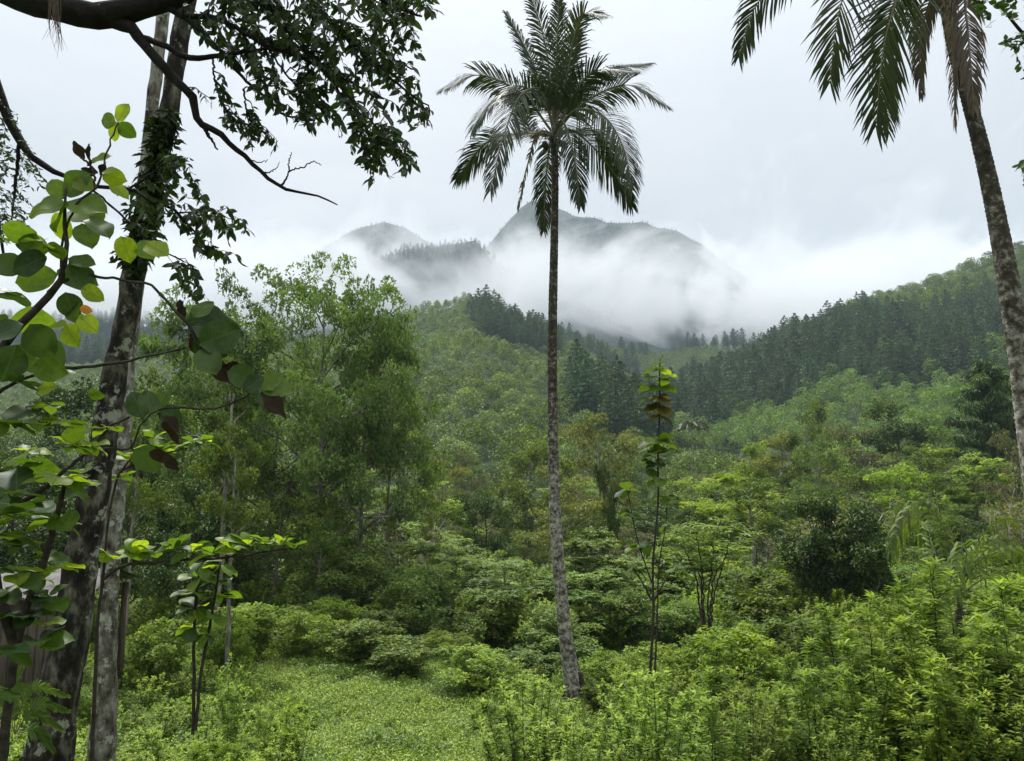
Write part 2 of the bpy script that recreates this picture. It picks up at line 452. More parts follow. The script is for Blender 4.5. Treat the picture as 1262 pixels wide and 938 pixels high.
LM = {}
def LMAT(key, *a, **k):
    if key not in LM: LM[key] = leafmat('leaf_' + key, *a, **k)
    return LM[key]
LMAT('eucalypt', (0.05, 0.09, 0.025), (0.15, 0.205, 0.065), (0.27, 0.33, 0.12), trans=0.3, hue_var=0.22)
LMAT('pine', (0.028, 0.058, 0.026), (0.058, 0.105, 0.045), (0.10, 0.155, 0.065), trans=0.15, hue_var=0.38)
LMAT('pale', (0.06, 0.105, 0.03), (0.13, 0.20, 0.055), (0.22, 0.30, 0.09), hue_var=0.15)
LMAT('mid', (0.035, 0.06, 0.010), (0.095, 0.14, 0.020), (0.21, 0.27, 0.045), hue_var=0.18)
LMAT('dark', (0.018, 0.04, 0.007), (0.045, 0.085, 0.014), (0.11, 0.16, 0.03), trans=0.2, hue_var=0.15)
LMAT('lime', (0.08, 0.13, 0.016), (0.17, 0.245, 0.03), (0.32, 0.38, 0.06), trans=0.42, hue_var=0.12)
LMAT('olive', (0.06, 0.07, 0.015), (0.16, 0.175, 0.038), (0.24, 0.24, 0.06), hue_var=0.15)
LMAT('brownish', (0.04, 0.045, 0.02), (0.10, 0.105, 0.045), (0.18, 0.17, 0.07), hue_var=0.12)
LMAT('feather', (0.055, 0.095, 0.022), (0.13, 0.195, 0.045), (0.25, 0.32, 0.08), hue_var=0.15)
LMAT('weed', (0.05, 0.10, 0.010), (0.155, 0.24, 0.022), (0.32, 0.41, 0.05), trans=0.42, hue_var=0.12)
LMAT('weed_dark', (0.05, 0.085, 0.010), (0.13, 0.19, 0.022), (0.27, 0.33, 0.05), trans=0.45, hue_var=0.12)
LMAT('cover_dark', (0.04, 0.08, 0.012), (0.10, 0.17, 0.025), (0.20, 0.28, 0.05), trans=0.3, hue_var=0.2)
LMAT('cover', (0.08, 0.13, 0.02), (0.19, 0.27, 0.045), (0.36, 0.42, 0.09), trans=0.3, hue_var=0.15)

UP = np.array([0, 0, 1.0])
def clump(mb, c, rad, n, ln, wd, r, mi=1, tc=0.5, ts=0.17, up=0.6, top=0.25, droop=0.0, flat=False, six=False):
    """leaves in a shell about c"""
    rad = np.broadcast_to(np.asarray(rad, float), (3,))
    d = rand_dirs(n, r); d[:, 2] += top; d = unit(d)
    c = np.asarray(c, float)
    pos = c + d * rad * r.uniform(0.45, 1.0, (n, 1)) ** 0.6
    ax = d * np.array([1, 1, 0.5]) + r.normal(0, 0.5, (n, 3)) - UP * droop
    nr = UP * up + d * 0.6 + r.normal(0, 0.35, (n, 3))
    L = ln * r.uniform(0.6, 1.25, n)
    leaves(mb, pos - unit(ax) * L[:, None] * 0.5, ax, nr, L, wd * L / ln, np.clip(r.normal(tc, ts, n), 0, 1), mi, six=six)

def dome_tree(seed, h=7.5, w=4.6, k=16, nl=26, mats=None, ln=0.55, crown0=0.35, trunk=True):
    """small plantation tree: straight stem under a rounded domed head"""
    r = np.random.default_rng(seed); mb = MB()
    if trunk: tube(mb, wiggle((0, 0, -1), (r.normal(0, .15), r.normal(0, .15), h * 0.85), 5, 0.03, r=r), [0.11, 0.1, 0.08, 0.06, 0.03], 5, 0.5, 0)
    for i in range(k):
        f = (i + 0.5) / k
        a = i * 2.399 + r.normal(0, 0.3); cz = 1 - f * 0.95; rr = math.sqrt(max(0, 1 - cz * cz)) 
        c = (math.cos(a) * rr * w * 0.36, math.sin(a) * rr * w * 0.36, h * crown0 + (h * (1 - crown0) - w * .2) * cz * r.uniform(0.88, 1.05))
        clump(mb, c, (w * 0.21, w * 0.21, w * 0.16), nl, ln, ln * 0.5, r, 1, 0.45 + 0.12 * r.normal(), up=0.8, top=0.5)
    return mb.mesh('eucalyptus_tree', mats)
def pine_tree(seed, h=17.0, w=6.0, tiers=11, nl=13, mats=None, crown0=0.32, ln=0.95):
    r = np.random.default_rng(seed); mb = MB()
    tube(mb, wiggle((0, 0, -1.5), (r.normal(0, .3), r.normal(0, .3), h * 0.97), 6, 0.02, r=r), [0.24, 0.22, 0.19, 0.15, 0.1, 0.04], 6, 0.5, 0)
    for i in range(tiers):
        f = i / (tiers - 1)
        z = h * (crown0 + (1 - crown0) * f)
        rr = w * 0.5 * (min(1, 1.15 * math.sqrt(max(0, 1 - f)) + 0.08)) * (0.75 + 0.25 * min(1, f * 4)) * r.uniform(0.8, 1.12)
        nb = max(2, int(6 * (1 - f) + 2.5))
        a0 = r.uniform(0, 6.28)
        for j in range(nb):
            a = a0 + j * 6.283 / nb + r.normal(0, 0.25); q = rr * r.uniform(0.75, 1.1)
            e = np.array([math.cos(a) * q, math.sin(a) * q, z + q * 0.12 - 0.2])
            tube(mb, [(0, 0, z - 0.2), e * [0.6, 0.6, 1], e], [0.05, 0.03, 0.012], 3, 0.5, 0, cap=False)
            for s in (0.55, 0.95):
                c = np.array([e[0] * s, e[1] * s, z + (e[2] - z) * s])
                clump(mb, c, (rr * 0.26 + 0.25, rr * 0.26 + 0.25, 0.5), nl, ln, ln * 0.28, r, 1, 0.5, 0.2, up=0.3, top=0.4)
    return mb.mesh('pine_tree', mats)

GNG = {}
def scatter(name, mesh_pts, rotz, scale, idx, protos, tilt=0.0):
    """one object that carries many copies of the prototypes' meshes (uncountable masses)"""
    me = bpy.data.meshes.new(name)
    n = len(mesh_pts)
    me.vertices.add(n); me.vertices.foreach_set('co', np.asarray(mesh_pts, np.float32).ravel())
    a = me.attributes.new('rot', 'FLOAT_VECTOR', 'POINT')
    rv = np.zeros((n, 3), np.float32); rv[:, 2] = rotz
    if tilt: rv[:, :2] = rng.normal(0, tilt, (n, 2))
    a.data.foreach_set('vector', rv.ravel())
    a = me.attributes.new('scl', 'FLOAT', 'POINT'); a.data.foreach_set('value', np.asarray(scale, np.float32))
    a = me.attributes.new('idx', 'INT', 'POINT'); a.data.foreach_set('value', np.asarray(idx, np.int32))
    o = link(name, me)
    ng = bpy.data.node_groups.new(name, 'GeometryNodeTree')
    ng.interface.new_socket('Geometry', in_out='INPUT', socket_type='NodeSocketGeometry')
    ng.interface.new_socket('Geometry', in_out='OUTPUT', socket_type='NodeSocketGeometry')
    nn, ll = ng.nodes, ng.links
    gi = nn.new('NodeGroupInput'); go = nn.new('NodeGroupOutput')
    m2p = nn.new('GeometryNodeMeshToPoints'); ll.new(gi.outputs[0], m2p.inputs[0])
    join = nn.new('GeometryNodeJoinGeometry')
    for p in reversed(protos):
        oi = nn.new('GeometryNodeObjectInfo'); oi.inputs['Object'].default_value = p; oi.transform_space = 'ORIGINAL'
        oi.inputs['As Instance'].default_value = True
        ll.new(oi.outputs['Geometry'], join.inputs[0])
    iop = nn.new('GeometryNodeInstanceOnPoints'); ll.new(m2p.outputs[0], iop.inputs['Points']); ll.new(join.outputs[0], iop.inputs['Instance'])
    iop.inputs['Pick Instance'].default_value = True
    def att(nm, dt):
        q = nn.new('GeometryNodeInputNamedAttribute'); q.data_type = dt; q.inputs[0].default_value = nm
        return q.outputs[0]
    ll.new(att('idx', 'INT'), iop.inputs['Instance Index'])
    e2r = nn.new('FunctionNodeEulerToRotation'); ll.new(att('rot', 'FLOAT_VECTOR'), e2r.inputs[0]); ll.new(e2r.outputs[0], iop.inputs['Rotation'])
    ll.new(att('scl', 'FLOAT'), iop.inputs['Scale'])
    ll.new(iop.outputs[0], go.inputs[0])
    md = o.modifiers.new('scatter', 'NODES'); md.node_group = ng
    tag(o, kind='stuff')
    return o
def thin(pts, dmin, r=None):
    """drop points closer than dmin (grid hashing)"""
    pts = np.asarray(pts); keep = []; cell = {}
    for i, p in enumerate(pts):
        k = (int(p[0] // dmin), int(p[1] // dmin)); ok = True
        for a in (-1, 0, 1):
            for b in (-1, 0, 1):
                for q in cell.get((k[0] + a, k[1] + b), ()):
                    if (pts[q, 0] - p[0]) ** 2 + (pts[q, 1] - p[1]) ** 2 < dmin * dmin: ok = False; break
                if not ok: break
            if not ok: break
        if ok: keep.append(i); cell.setdefault(k, []).append(i)
    return np.array(keep, int)
def in_poly(u, v, poly):
    u = np.asarray(u); v = np.asarray(v); c = np.zeros(u.shape, bool); n = len(poly)
    for i in range(n):
        x1, y1 = poly[i]; x2, y2 = poly[(i + 1) % n]
        if y1 == y2: continue
        c ^= ((y1 > v) != (y2 > v)) & (u < (x2 - x1) * (v - y1) / (y2 - y1) + x1)
    return c
# ------------------------------------------------------------------ trees of the valley: meshes of trunk and crown
def whorl(mb, C, n, ln, wd, r, mi=0, tilt=0.15, tc=0.5, ts=0.2, fold=0.12):
    """n slender leaves spread round each centre, nearly level"""
    C = np.asarray(C, float); m = len(C)
    a = (np.arange(n)[None, :] * (6.283 / n) + r.uniform(0, 6.28, (m, 1)) + r.normal(0, 0.25, (m, n)))
    el = r.normal(tilt, 0.25, (m, n))
    ax = np.stack([np.cos(a) * np.cos(el), np.sin(a) * np.cos(el), np.sin(el)], -1).reshape(-1, 3)
    nr = UP + r.normal(0, 0.2, (m * n, 3))
    L = ln * r.uniform(0.65, 1.2, m * n)
    t = np.repeat(np.clip(r.normal(tc, ts, m), 0, 1), n)
    leaves(mb, np.repeat(C, n, 0), ax, nr, L, wd * L / ln, np.clip(t + r.normal(0, 0.08, m * n), 0, 1), mi, fold=fold)

TREES = {}
def make_tree(key, seed, h, w, style, leaf, bark, ln=0.22, dens=1.0, crown0=0.35, limbs=7, lean=0.0, tr=None):
    r = np.random.default_rng(seed)
    tb, lb = MB(), MB()
    tr = tr or 0.012 * h + 0.03
    ends = []
    def limb(a, b, r0, r1, amp=0.12, droop=0.0, n=5, sides=5):
        p = wiggle(a, b, n, amp, droop, r); tube(tb, p, np.linspace(r0, r1, n), sides, 0.5, 0); return p
    if style in ('round', 'airy', 'layer', 'upright'):
        top = np.array([r.normal(0, .04) * w + lean * h, r.normal(0, .04) * w, h * (0.8 if style != 'layer' else 0.82)])
        tp = limb((0, 0, -0.6), top, tr, tr * 0.3, 0.06, n=8, sides=8)
        for i in range(limbs):
            f = crown0 + (0.95 - crown0) * (i + r.uniform(0, .7)) / limbs
            k = min(6, int(f * 0.8 / 0.82 * 7)); base = tp[k] + (tp[k + 1] - tp[k]) * r.uniform()
            a = i * 2.4 + r.normal(0, .35)
            g = (f - crown0) / (1 - crown0)
            if style == 'round': rr = w * 0.36 * math.sqrt(max(0.15, 1 - (g * 1.2 - 0.35) ** 2)); up_ = h * 0.12
            elif style == 'upright': rr = w * 0.34 * (1 - g * 0.6); up_ = h * 0.16
            elif style == 'layer': rr = w * 0.42 * (1 - 0.35 * g) * r.uniform(.7, 1.05); up_ = h * 0.10
            else: rr = w * 0.40 * (1 - 0.4 * g); up_ = h * 0.13
            e = base + np.array([math.cos(a) * rr, math.sin(a) * rr, up_ * r.uniform(0.5, 1.2)])
            e[2] = min(e[2], h * 0.93)
            lp = limb(base, e, tr * 0.42 * (1 - 0.5 * g), tr * 0.12, 0.15, 0.06)
            ends.append((lp[-1], 1.0)); ends.append((lp[3], 0.8))
            for q in range(3):
                s = lp[r.integers(2, 5)]; d = rand_dirs(1, r)[0]; d[2] = abs(d[2]) * 0.5 if style != 'layer' else d[2] * .15
                e2 = s + d * w * r.uniform(0.12, 0.2)
                limb(s, e2, tr * 0.12, tr * 0.05, 0.2, n=4, sides=4); ends.append((e2, 0.8))
        ends.append((top + [0, 0, h * 0.08], 0.9))
    elif style == 'bush':
        for i in range(limbs):
            a = i * 2.4 + r.normal(0, .3); g = r.uniform(0.2, 1)
            e = np.array([math.cos(a) * w * 0.38 * g, math.sin(a) * w * 0.38 * g, h * (0.88 - 0.55 * g * g * r.uniform(.6, 1))])
            lp = limb((r.normal(0, .1), r.normal(0, .1), -0.3), e, tr * 0.5, tr * 0.12, 0.12, 0.05)
            ends += [(lp[-1], 1.0), (lp[3], 0.9), (lp[2] + [0, 0, 0], 0.7)]
            for q in range(2):
                s = lp[r.integers(1, 5)]; e2 = s + rand_dirs(1, r)[0] * w * 0.16
                e2[2] = max(e2[2], 0.12 * h); limb(s, e2, tr * 0.1, tr * 0.05, 0.2, n=3, sides=3); ends.append((e2, 0.8))
    elif style == 'twiggy':
        for i in range(limbs):
            a = i * 2.4 + r.normal(0, .3); g = r.uniform(0.3, 1)
            e = np.array([math.cos(a) * w * 0.35 * g, math.sin(a) * w * 0.35 * g, h * r.uniform(.55, .85)])
            lp = limb((0, 0, -0.3), e, tr * 0.5, tr * 0.15, 0.15, 0.02, n=6)
            for q in range(9):
                s = lp[r.integers(2, 6)]; d = rand_dirs(1, r)[0]; d[2] = abs(d[2]) + .4
                e2 = s + unit(d) * w * r.uniform(.12, .28); l2 = limb(s, e2, tr * 0.14, tr * 0.05, 0.25, n=4, sides=3)
                for q2 in range(3):
                    d = rand_dirs(1, r)[0]; d[2] += .3; e3 = l2[-2] + d * w * .08; limb(l2[-2], e3, tr * 0.06, tr * 0.03, .2, n=3, sides=3)
                    ends.append((e3, .35))
    elif style == 'conifer':
        limb((0, 0, -0.6), (0.02 * h, 0, h * 0.96), tr, tr * 0.2, 0.03, n=8, sides=8)
        for i in range(int(26 * dens)):
            g = i / (26 * dens); z = h * (0.12 + 0.84 * g); a = i * 2.4; rr = w * 0.5 * (1 - g) ** 0.7 * r.uniform(.8, 1.1)
            e = np.array([math.cos(a) * rr, math.sin(a) * rr, z + rr * 0.35])
            lp = limb((0, 0, z), e, tr * 0.25, tr * 0.06, .08, .05)
            for s in (1, 2, 3, 4): ends.append((lp[s], 0.6 + 0.1 * s))
    cw = w / math.sqrt(max(4, len(ends))) * 1.15
    for e, s in ends:
        nn = int(150 * dens * s * r.uniform(.8, 1.2)); tcn = np.clip(0.48 + 0.16 * r.normal(), .1, .9)
        R_ = cw * s * r.uniform(0.75, 1.1)
        if style == 'layer':
            m = max(3, nn // 9); d = rand_dirs(m, r); d[:, 2] *= 0.28; pos = e + d * R_ * 1.15 * r.uniform(.2, 1, (m, 1)) ** .6 + np.array([0, 0, .03])
            pos[:, 2] += -0.18 * (np.linalg.norm(pos[:, :2] - e[:2], axis=1) / R_) ** 2 * R_
            whorl(lb, pos, 9, ln * 1.5, ln * 0.42, r, 0, 0.0, tcn, 0.12)
        elif style == 'conifer':
            d = rand_dirs(nn, r); pos = e + d * R_ * 0.75 * r.uniform(.2, 1, (nn, 1))
            ax = d * .5 + np.array([0, 0, -0.9]) + r.normal(0, .3, (nn, 3))
            leaves(lb, pos, ax, rand_dirs(nn, r), ln * 2.2 * r.uniform(.6, 1.2, nn), ln * 0.35, np.clip(r.normal(tcn, .15, nn), 0, 1), 0)
        elif style == 'twiggy':
            clump(lb, e, R_ * .8, max(2, int(nn * .35)), ln, ln * .4, r, 0, tcn, .15, .5, .2)
        else:
            fl = {'round': .72, 'airy': .5, 'upright': .8, 'bush': .75}[style]
            # several small twiglets inside each clump give an uneven, lumpy outline
            sub = 6
            for q in range(sub):
                o = rand_dirs(1, r)[0] * R_ * 0.62 * [1, 1, fl]
                clump(lb, e + o, (R_ * .42, R_ * .42, R_ * .36 * fl / .7), max(2, nn // sub), ln, ln * 0.46, r, 0, np.clip(tcn + r.normal(0, .07), 0, 1), .14, .75, .3)
    a = tb.mesh('trunk', [bark], True); b = lb.mesh('crown', [leaf])
    co = np.empty(len(b.vertices) * 3, np.float32); b.vertices.foreach_get('co', co); co = co.reshape(-1, 3)
    h = float(np.percentile(co[:, 2], 99.5)); w = 2 * float(np.percentile(np.hypot(co[:, 0] - co[:, 0].mean(), co[:, 1] - co[:, 1].mean()), 96))
    TREES[key] = (a, b, h, w)
    return TREES[key]

for i in range(3):
    make_tree(f'round_mid{i}', 200 + i, 9, 8, 'round', LM['mid'], m_bark_grey, .24, 1.35, .22, 10)
    make_tree(f'round_dark{i}', 210 + i, 9, 8, 'round', LM['dark'], m_bark_dark, .24, 1.5, .15, 11)
    make_tree(f'airy_mid{i}', 220 + i, 11, 9, 'airy', LM['mid'], m_bark_pale, .22, 1.0, .35, 10)
    make_tree(f'airy_olive{i}', 230 + i, 9, 8, 'airy', LM['olive'], m_bark_grey, .22, 1.25, .2, 11)
    make_tree(f'layer_feather{i}', 240 + i, 7, 7, 'layer', LM['feather'], m_bark_grey, .24, 1.2, .25, 11)
    make_tree(f'layer_lime{i}', 250 + i, 7, 7, 'layer', LM['lime'], m_bark_pale, .24, 1.2, .35, 10)
    make_tree(f'bush_feather{i}', 260 + i, 4, 5, 'bush', LM['feather'], m_bark_grey, .17, 1.3, limbs=11)
    make_tree(f'bush_lime{i}', 270 + i, 3, 4, 'bush', LM['lime'], m_bark_grey, .15, 1.2, limbs=11)
    make_tree(f'bush_mid{i}', 280 + i, 3.5, 4, 'bush', LM['mid'], m_bark_grey, .17, 1.2, limbs=10)
for i in range(2):
    make_tree(f'airy_brown{i}', 290 + i, 9, 8, 'airy', LM['brownish'], m_bark_grey, .22, 1.0, .2, 11)
    make_tree(f'twiggy{i}', 300 + i, 5, 5, 'twiggy', LM['olive'], m_twig_pale, .16, .6, limbs=8)
    make_tree(f'upright_lime{i}', 310 + i, 8, 5, 'upright', LM['lime'], m_bark_pale, .22, 1.1, .25, 9)
    make_tree(f'round_pale{i}', 320 + i, 10, 8, 'round', LM['pale'], m_bark_pale, .24, 1.2, .3, 10)
make_tree('dark_bush', 340, 4.6, 6, 'bush', LM['dark'], m_bark_dark, .17, 2.6, limbs=17)
make_tree('conifer0', 330, 15, 9, 'conifer', LM['dark'], m_bark_dark, .30, 1.2)

ADJ = {'round_mid': 'rounded mid green', 'round_dark': 'dense dark green', 'airy_mid': 'thin crowned green', 'airy_olive': 'loose olive', 'layer_feather': 'feathery tiered', 'layer_lime': 'bright flat topped',
       'bush_feather': 'soft feathery', 'bush_lime': 'bright lime green', 'bush_mid': 'plain green', 'airy_brown': 'dull brownish', 'twiggy': 'bleached twiggy', 'dark_bush': 'dark round', 'upright_lime': 'yellow green upright', 'round_pale': 'pale grey green'}
MARKS = [(60, 'behind the large round leaves'), (165, 'behind the two leaning trunks'), (245, 'beside the paler leaning trunk'), (335, 'behind the twin stemmed sapling'), (450, 'below the tall airy tree'), (600, 'in the middle of the thicket'),
         (690, 'just before the tall palm'), (790, 'between the palm and the tiered sapling'), (900, 'by the tiered sapling'), (1050, 'near the dark round bush'), (1180, 'near the drooping palm'), (9999, 'under the leaning palm')]
def where(x, y):
    u = 631 + FPX * x / y
    return next(t for m, t in MARKS if u < m)
def full_label(key, noun, row, x, y):
    return f"{ADJ[key]} {noun} {row} {where(x, y)}"
def put_tree(key, x, y, h, w, label, cat='tree', name='broadleaf_tree', group=None, rz=None, zoff=0.0):
    a, b, h0, w0 = TREES[key]
    e = empty(name, (x, y, G(x, y) - 0.1 + zoff), rng.uniform(0, 6.28) if rz is None else rz, (w / w0, w / w0, h / h0))
    tag(e, label, cat, group)
    link('trunk', a, parent=e); link('crown', b, parent=e)
    return e
def put_px(key, u, vt, wpx, D, label, **k):
    x = (u - 631) / FPX * D
    h = P(u, vt, D)[2] - G(x, D)
    return put_tree(key, x, D, max(h, .8), wpx / FPX * D, label, **k)
# ------------------------------------------------------------------ woods on the hills
EUC = [dome_tree(100 + i, h=7.5 + i * .4, w=4.9 - 0.3 * (i % 2), k=12, nl=40, mats=[m_bark_grey, LM['eucalypt']]) for i in range(4)]
BRD = [dome_tree(120 + i, h=9.5, w=9.0, k=24, nl=30, ln=0.8, crown0=0.25, mats=[m_bark_grey, LM['mid'] if i else LM['eucalypt']]) for i in range(3)]
PIN = [pine_tree(140 + i, h=16 + 1.5 * i, w=5.5 + .5 * i, mats=[m_bark_dark, LM['pine']]) for i in range(4)]
GUM = [dome_tree(160 + i, h=13, w=6.5, k=20, nl=26, ln=0.65, crown0=0.42, mats=[m_bark_grey, LM['pale']]) for i in range(3)]

POLY_PINE_C = [[(572, 394), (600, 400), (650, 420), (692, 438), (690, 446), (650, 440), (612, 434), (590, 422)],
               [(702, 492), (740, 490), (770, 512), (800, 540), (830, 560), (780, 568), (735, 546), (704, 526)]]
r = np.random.default_rng(31)
hill_tasks = []     # (label, group, name, category, protos, points, scale)
def split_kinds():
    out = {'euc': [], 'pin': [], 'brd': [], 'gum': []}
    p, t = hC.sample(26000, -330, 980, 0.02, 1.06, r); u, v = to_px(p)
    pine = in_poly(u, v, POLY_PINE_C[0]) | in_poly(u, v, POLY_PINE_C[1]) | ((t > 0.93) & (u < 330))
    low = (t < 0.26 + 0.06 * lat_noise(p[:, 0], p[:, 1], 20, 3)) | ((v > 500) & (u > 720))
    e = p[~pine & ~low]; e = e[thin(e, 4.5)]; out['euc'].append(e)
    q = p[pine]; q = q[thin(q, 4.4)]; out['pin'].append(q)
    b = p[low & ~pine]; b = b[thin(b, 6.2)]; out['brd'].append(b)
    p, t = hR.sample(26000, 700, 1650, 0.0, 1.06, r); u, v = to_px(p)
    edge = np.interp(u, [800, 930, 985, 1020, 1100, 1262, 1600], [560, 545, 515, 495, 490, 484, 470])
    ridge = np.interp(u, hR.us, hR.vr)
    low = v > edge + 8 * np.sin(u / 17)
    upper = (u > 985) & (v < ridge + (u - 985) * 0.22 + 12 + 7 * np.sin(u / 29))
    mixd = lat_noise(p[:, 0], p[:, 1], 38, 12) > 0.52
    pn = p[~low & ~upper & ~mixd]; gm2 = p[~low & ~upper & mixd]; out['gum'].append(gm2[thin(gm2, 5.5)]); out['pin'].append(pn[thin(pn, 4.6)])
    gm = p[low]; out['gum'].append(gm[thin(gm, 5.0)])
    bu = p[upper]; out['brd'].append(bu[thin(bu, 6.0)])
    p, t = hB.sample(9000, 430, 1080, 0.2, 1.05, r)
    u, v = to_px(p); pk = (lat_noise(p[:, 0], p[:, 1], 45, 9) > 0.35) & (u > 650)
    q = p[pk]; out['pin'].append(q[thin(q, 6.5)]); q = p[~pk]; out['euc'].append(q[thin(q, 4.0)])
    p, t = hL.sample(6000, -450, 470, 0.3, 1.05, r); out['pin'].append(p[thin(p, 7.0)])
    p, t = hM.sample(9000, 320, 780, 0.8, 1.03, r); out['pin'].append(p[thin(p, 5.0)])
    for q in MOUNT_PTS: out['pin'].append(q[thin(q, 4.0)])
    return {k: np.concatenate(v) for k, v in out.items()}
K = split_kinds()
HW = {'euc': ('eucalyptus_tree', EUC, 'round pale green eucalyptus tree in the plantation covering the central hillside', 'plantation eucalyptus trees on the central hill', 60, 1.0, 'eucalyptus_woods'),
      'pin': ('pine_tree', PIN, 'dark blue green pine tree in the dense stands on the hills', 'dark pine trees on the hills', 60, 1.0, 'pine_woods'),
      'brd': ('broadleaf_tree', BRD, 'broad crowned wild tree of the mixed wood on the hills', 'broad crowned trees of the hill woods', 40, 0.9, 'broadleaf_woods'),
      'gum': ('gum_tree', GUM, 'tall grey green gum tree at the foot of the pine hill', 'grey green gum trees below the pine hill', 60, 1.0, 'gum_woods')}
n_far = 0
for key, (nm, protos, lab, grp, n_ind, sc, mass) in HW.items():
    p = K[key]; u, v = to_px(p)
    near = np.where((u > 330) & (u < 1290), p[:, 1], 1e9)
    order = np.argsort(near)
    ind, rest = order[:n_ind], order[n_ind:]
    scl = sc * r.uniform(0.75, 1.2, len(p)); rot = r.uniform(0, 6.28, len(p)); ix = r.integers(0, len(protos), len(p))
    scl = scl * r.uniform(.82, 1.12, len(p)); scl[p[:, 1] > 860] *= .62; scl[(p[:, 1] > 900) & (p[:, 2] > 330)] *= .62
    firsts = {}
    for i in ind:
        o = link(nm, protos[ix[i]], loc=p[i]); o.rotation_euler = (r.normal(0, .03), r.normal(0, .03), rot[i]); o.scale = (scl[i],) * 3
        tag(o, lab, 'tree', grp)
        firsts.setdefault(int(ix[i]), o)
    src = [firsts[k] for k in sorted(firsts)]
    scatter(mass, p[rest], rot[rest], scl[rest], ix[rest] % len(src), src, 0.03)
    n_far += len(p)
print('hill trees', n_far, {k: len(v) for k, v in K.items()})
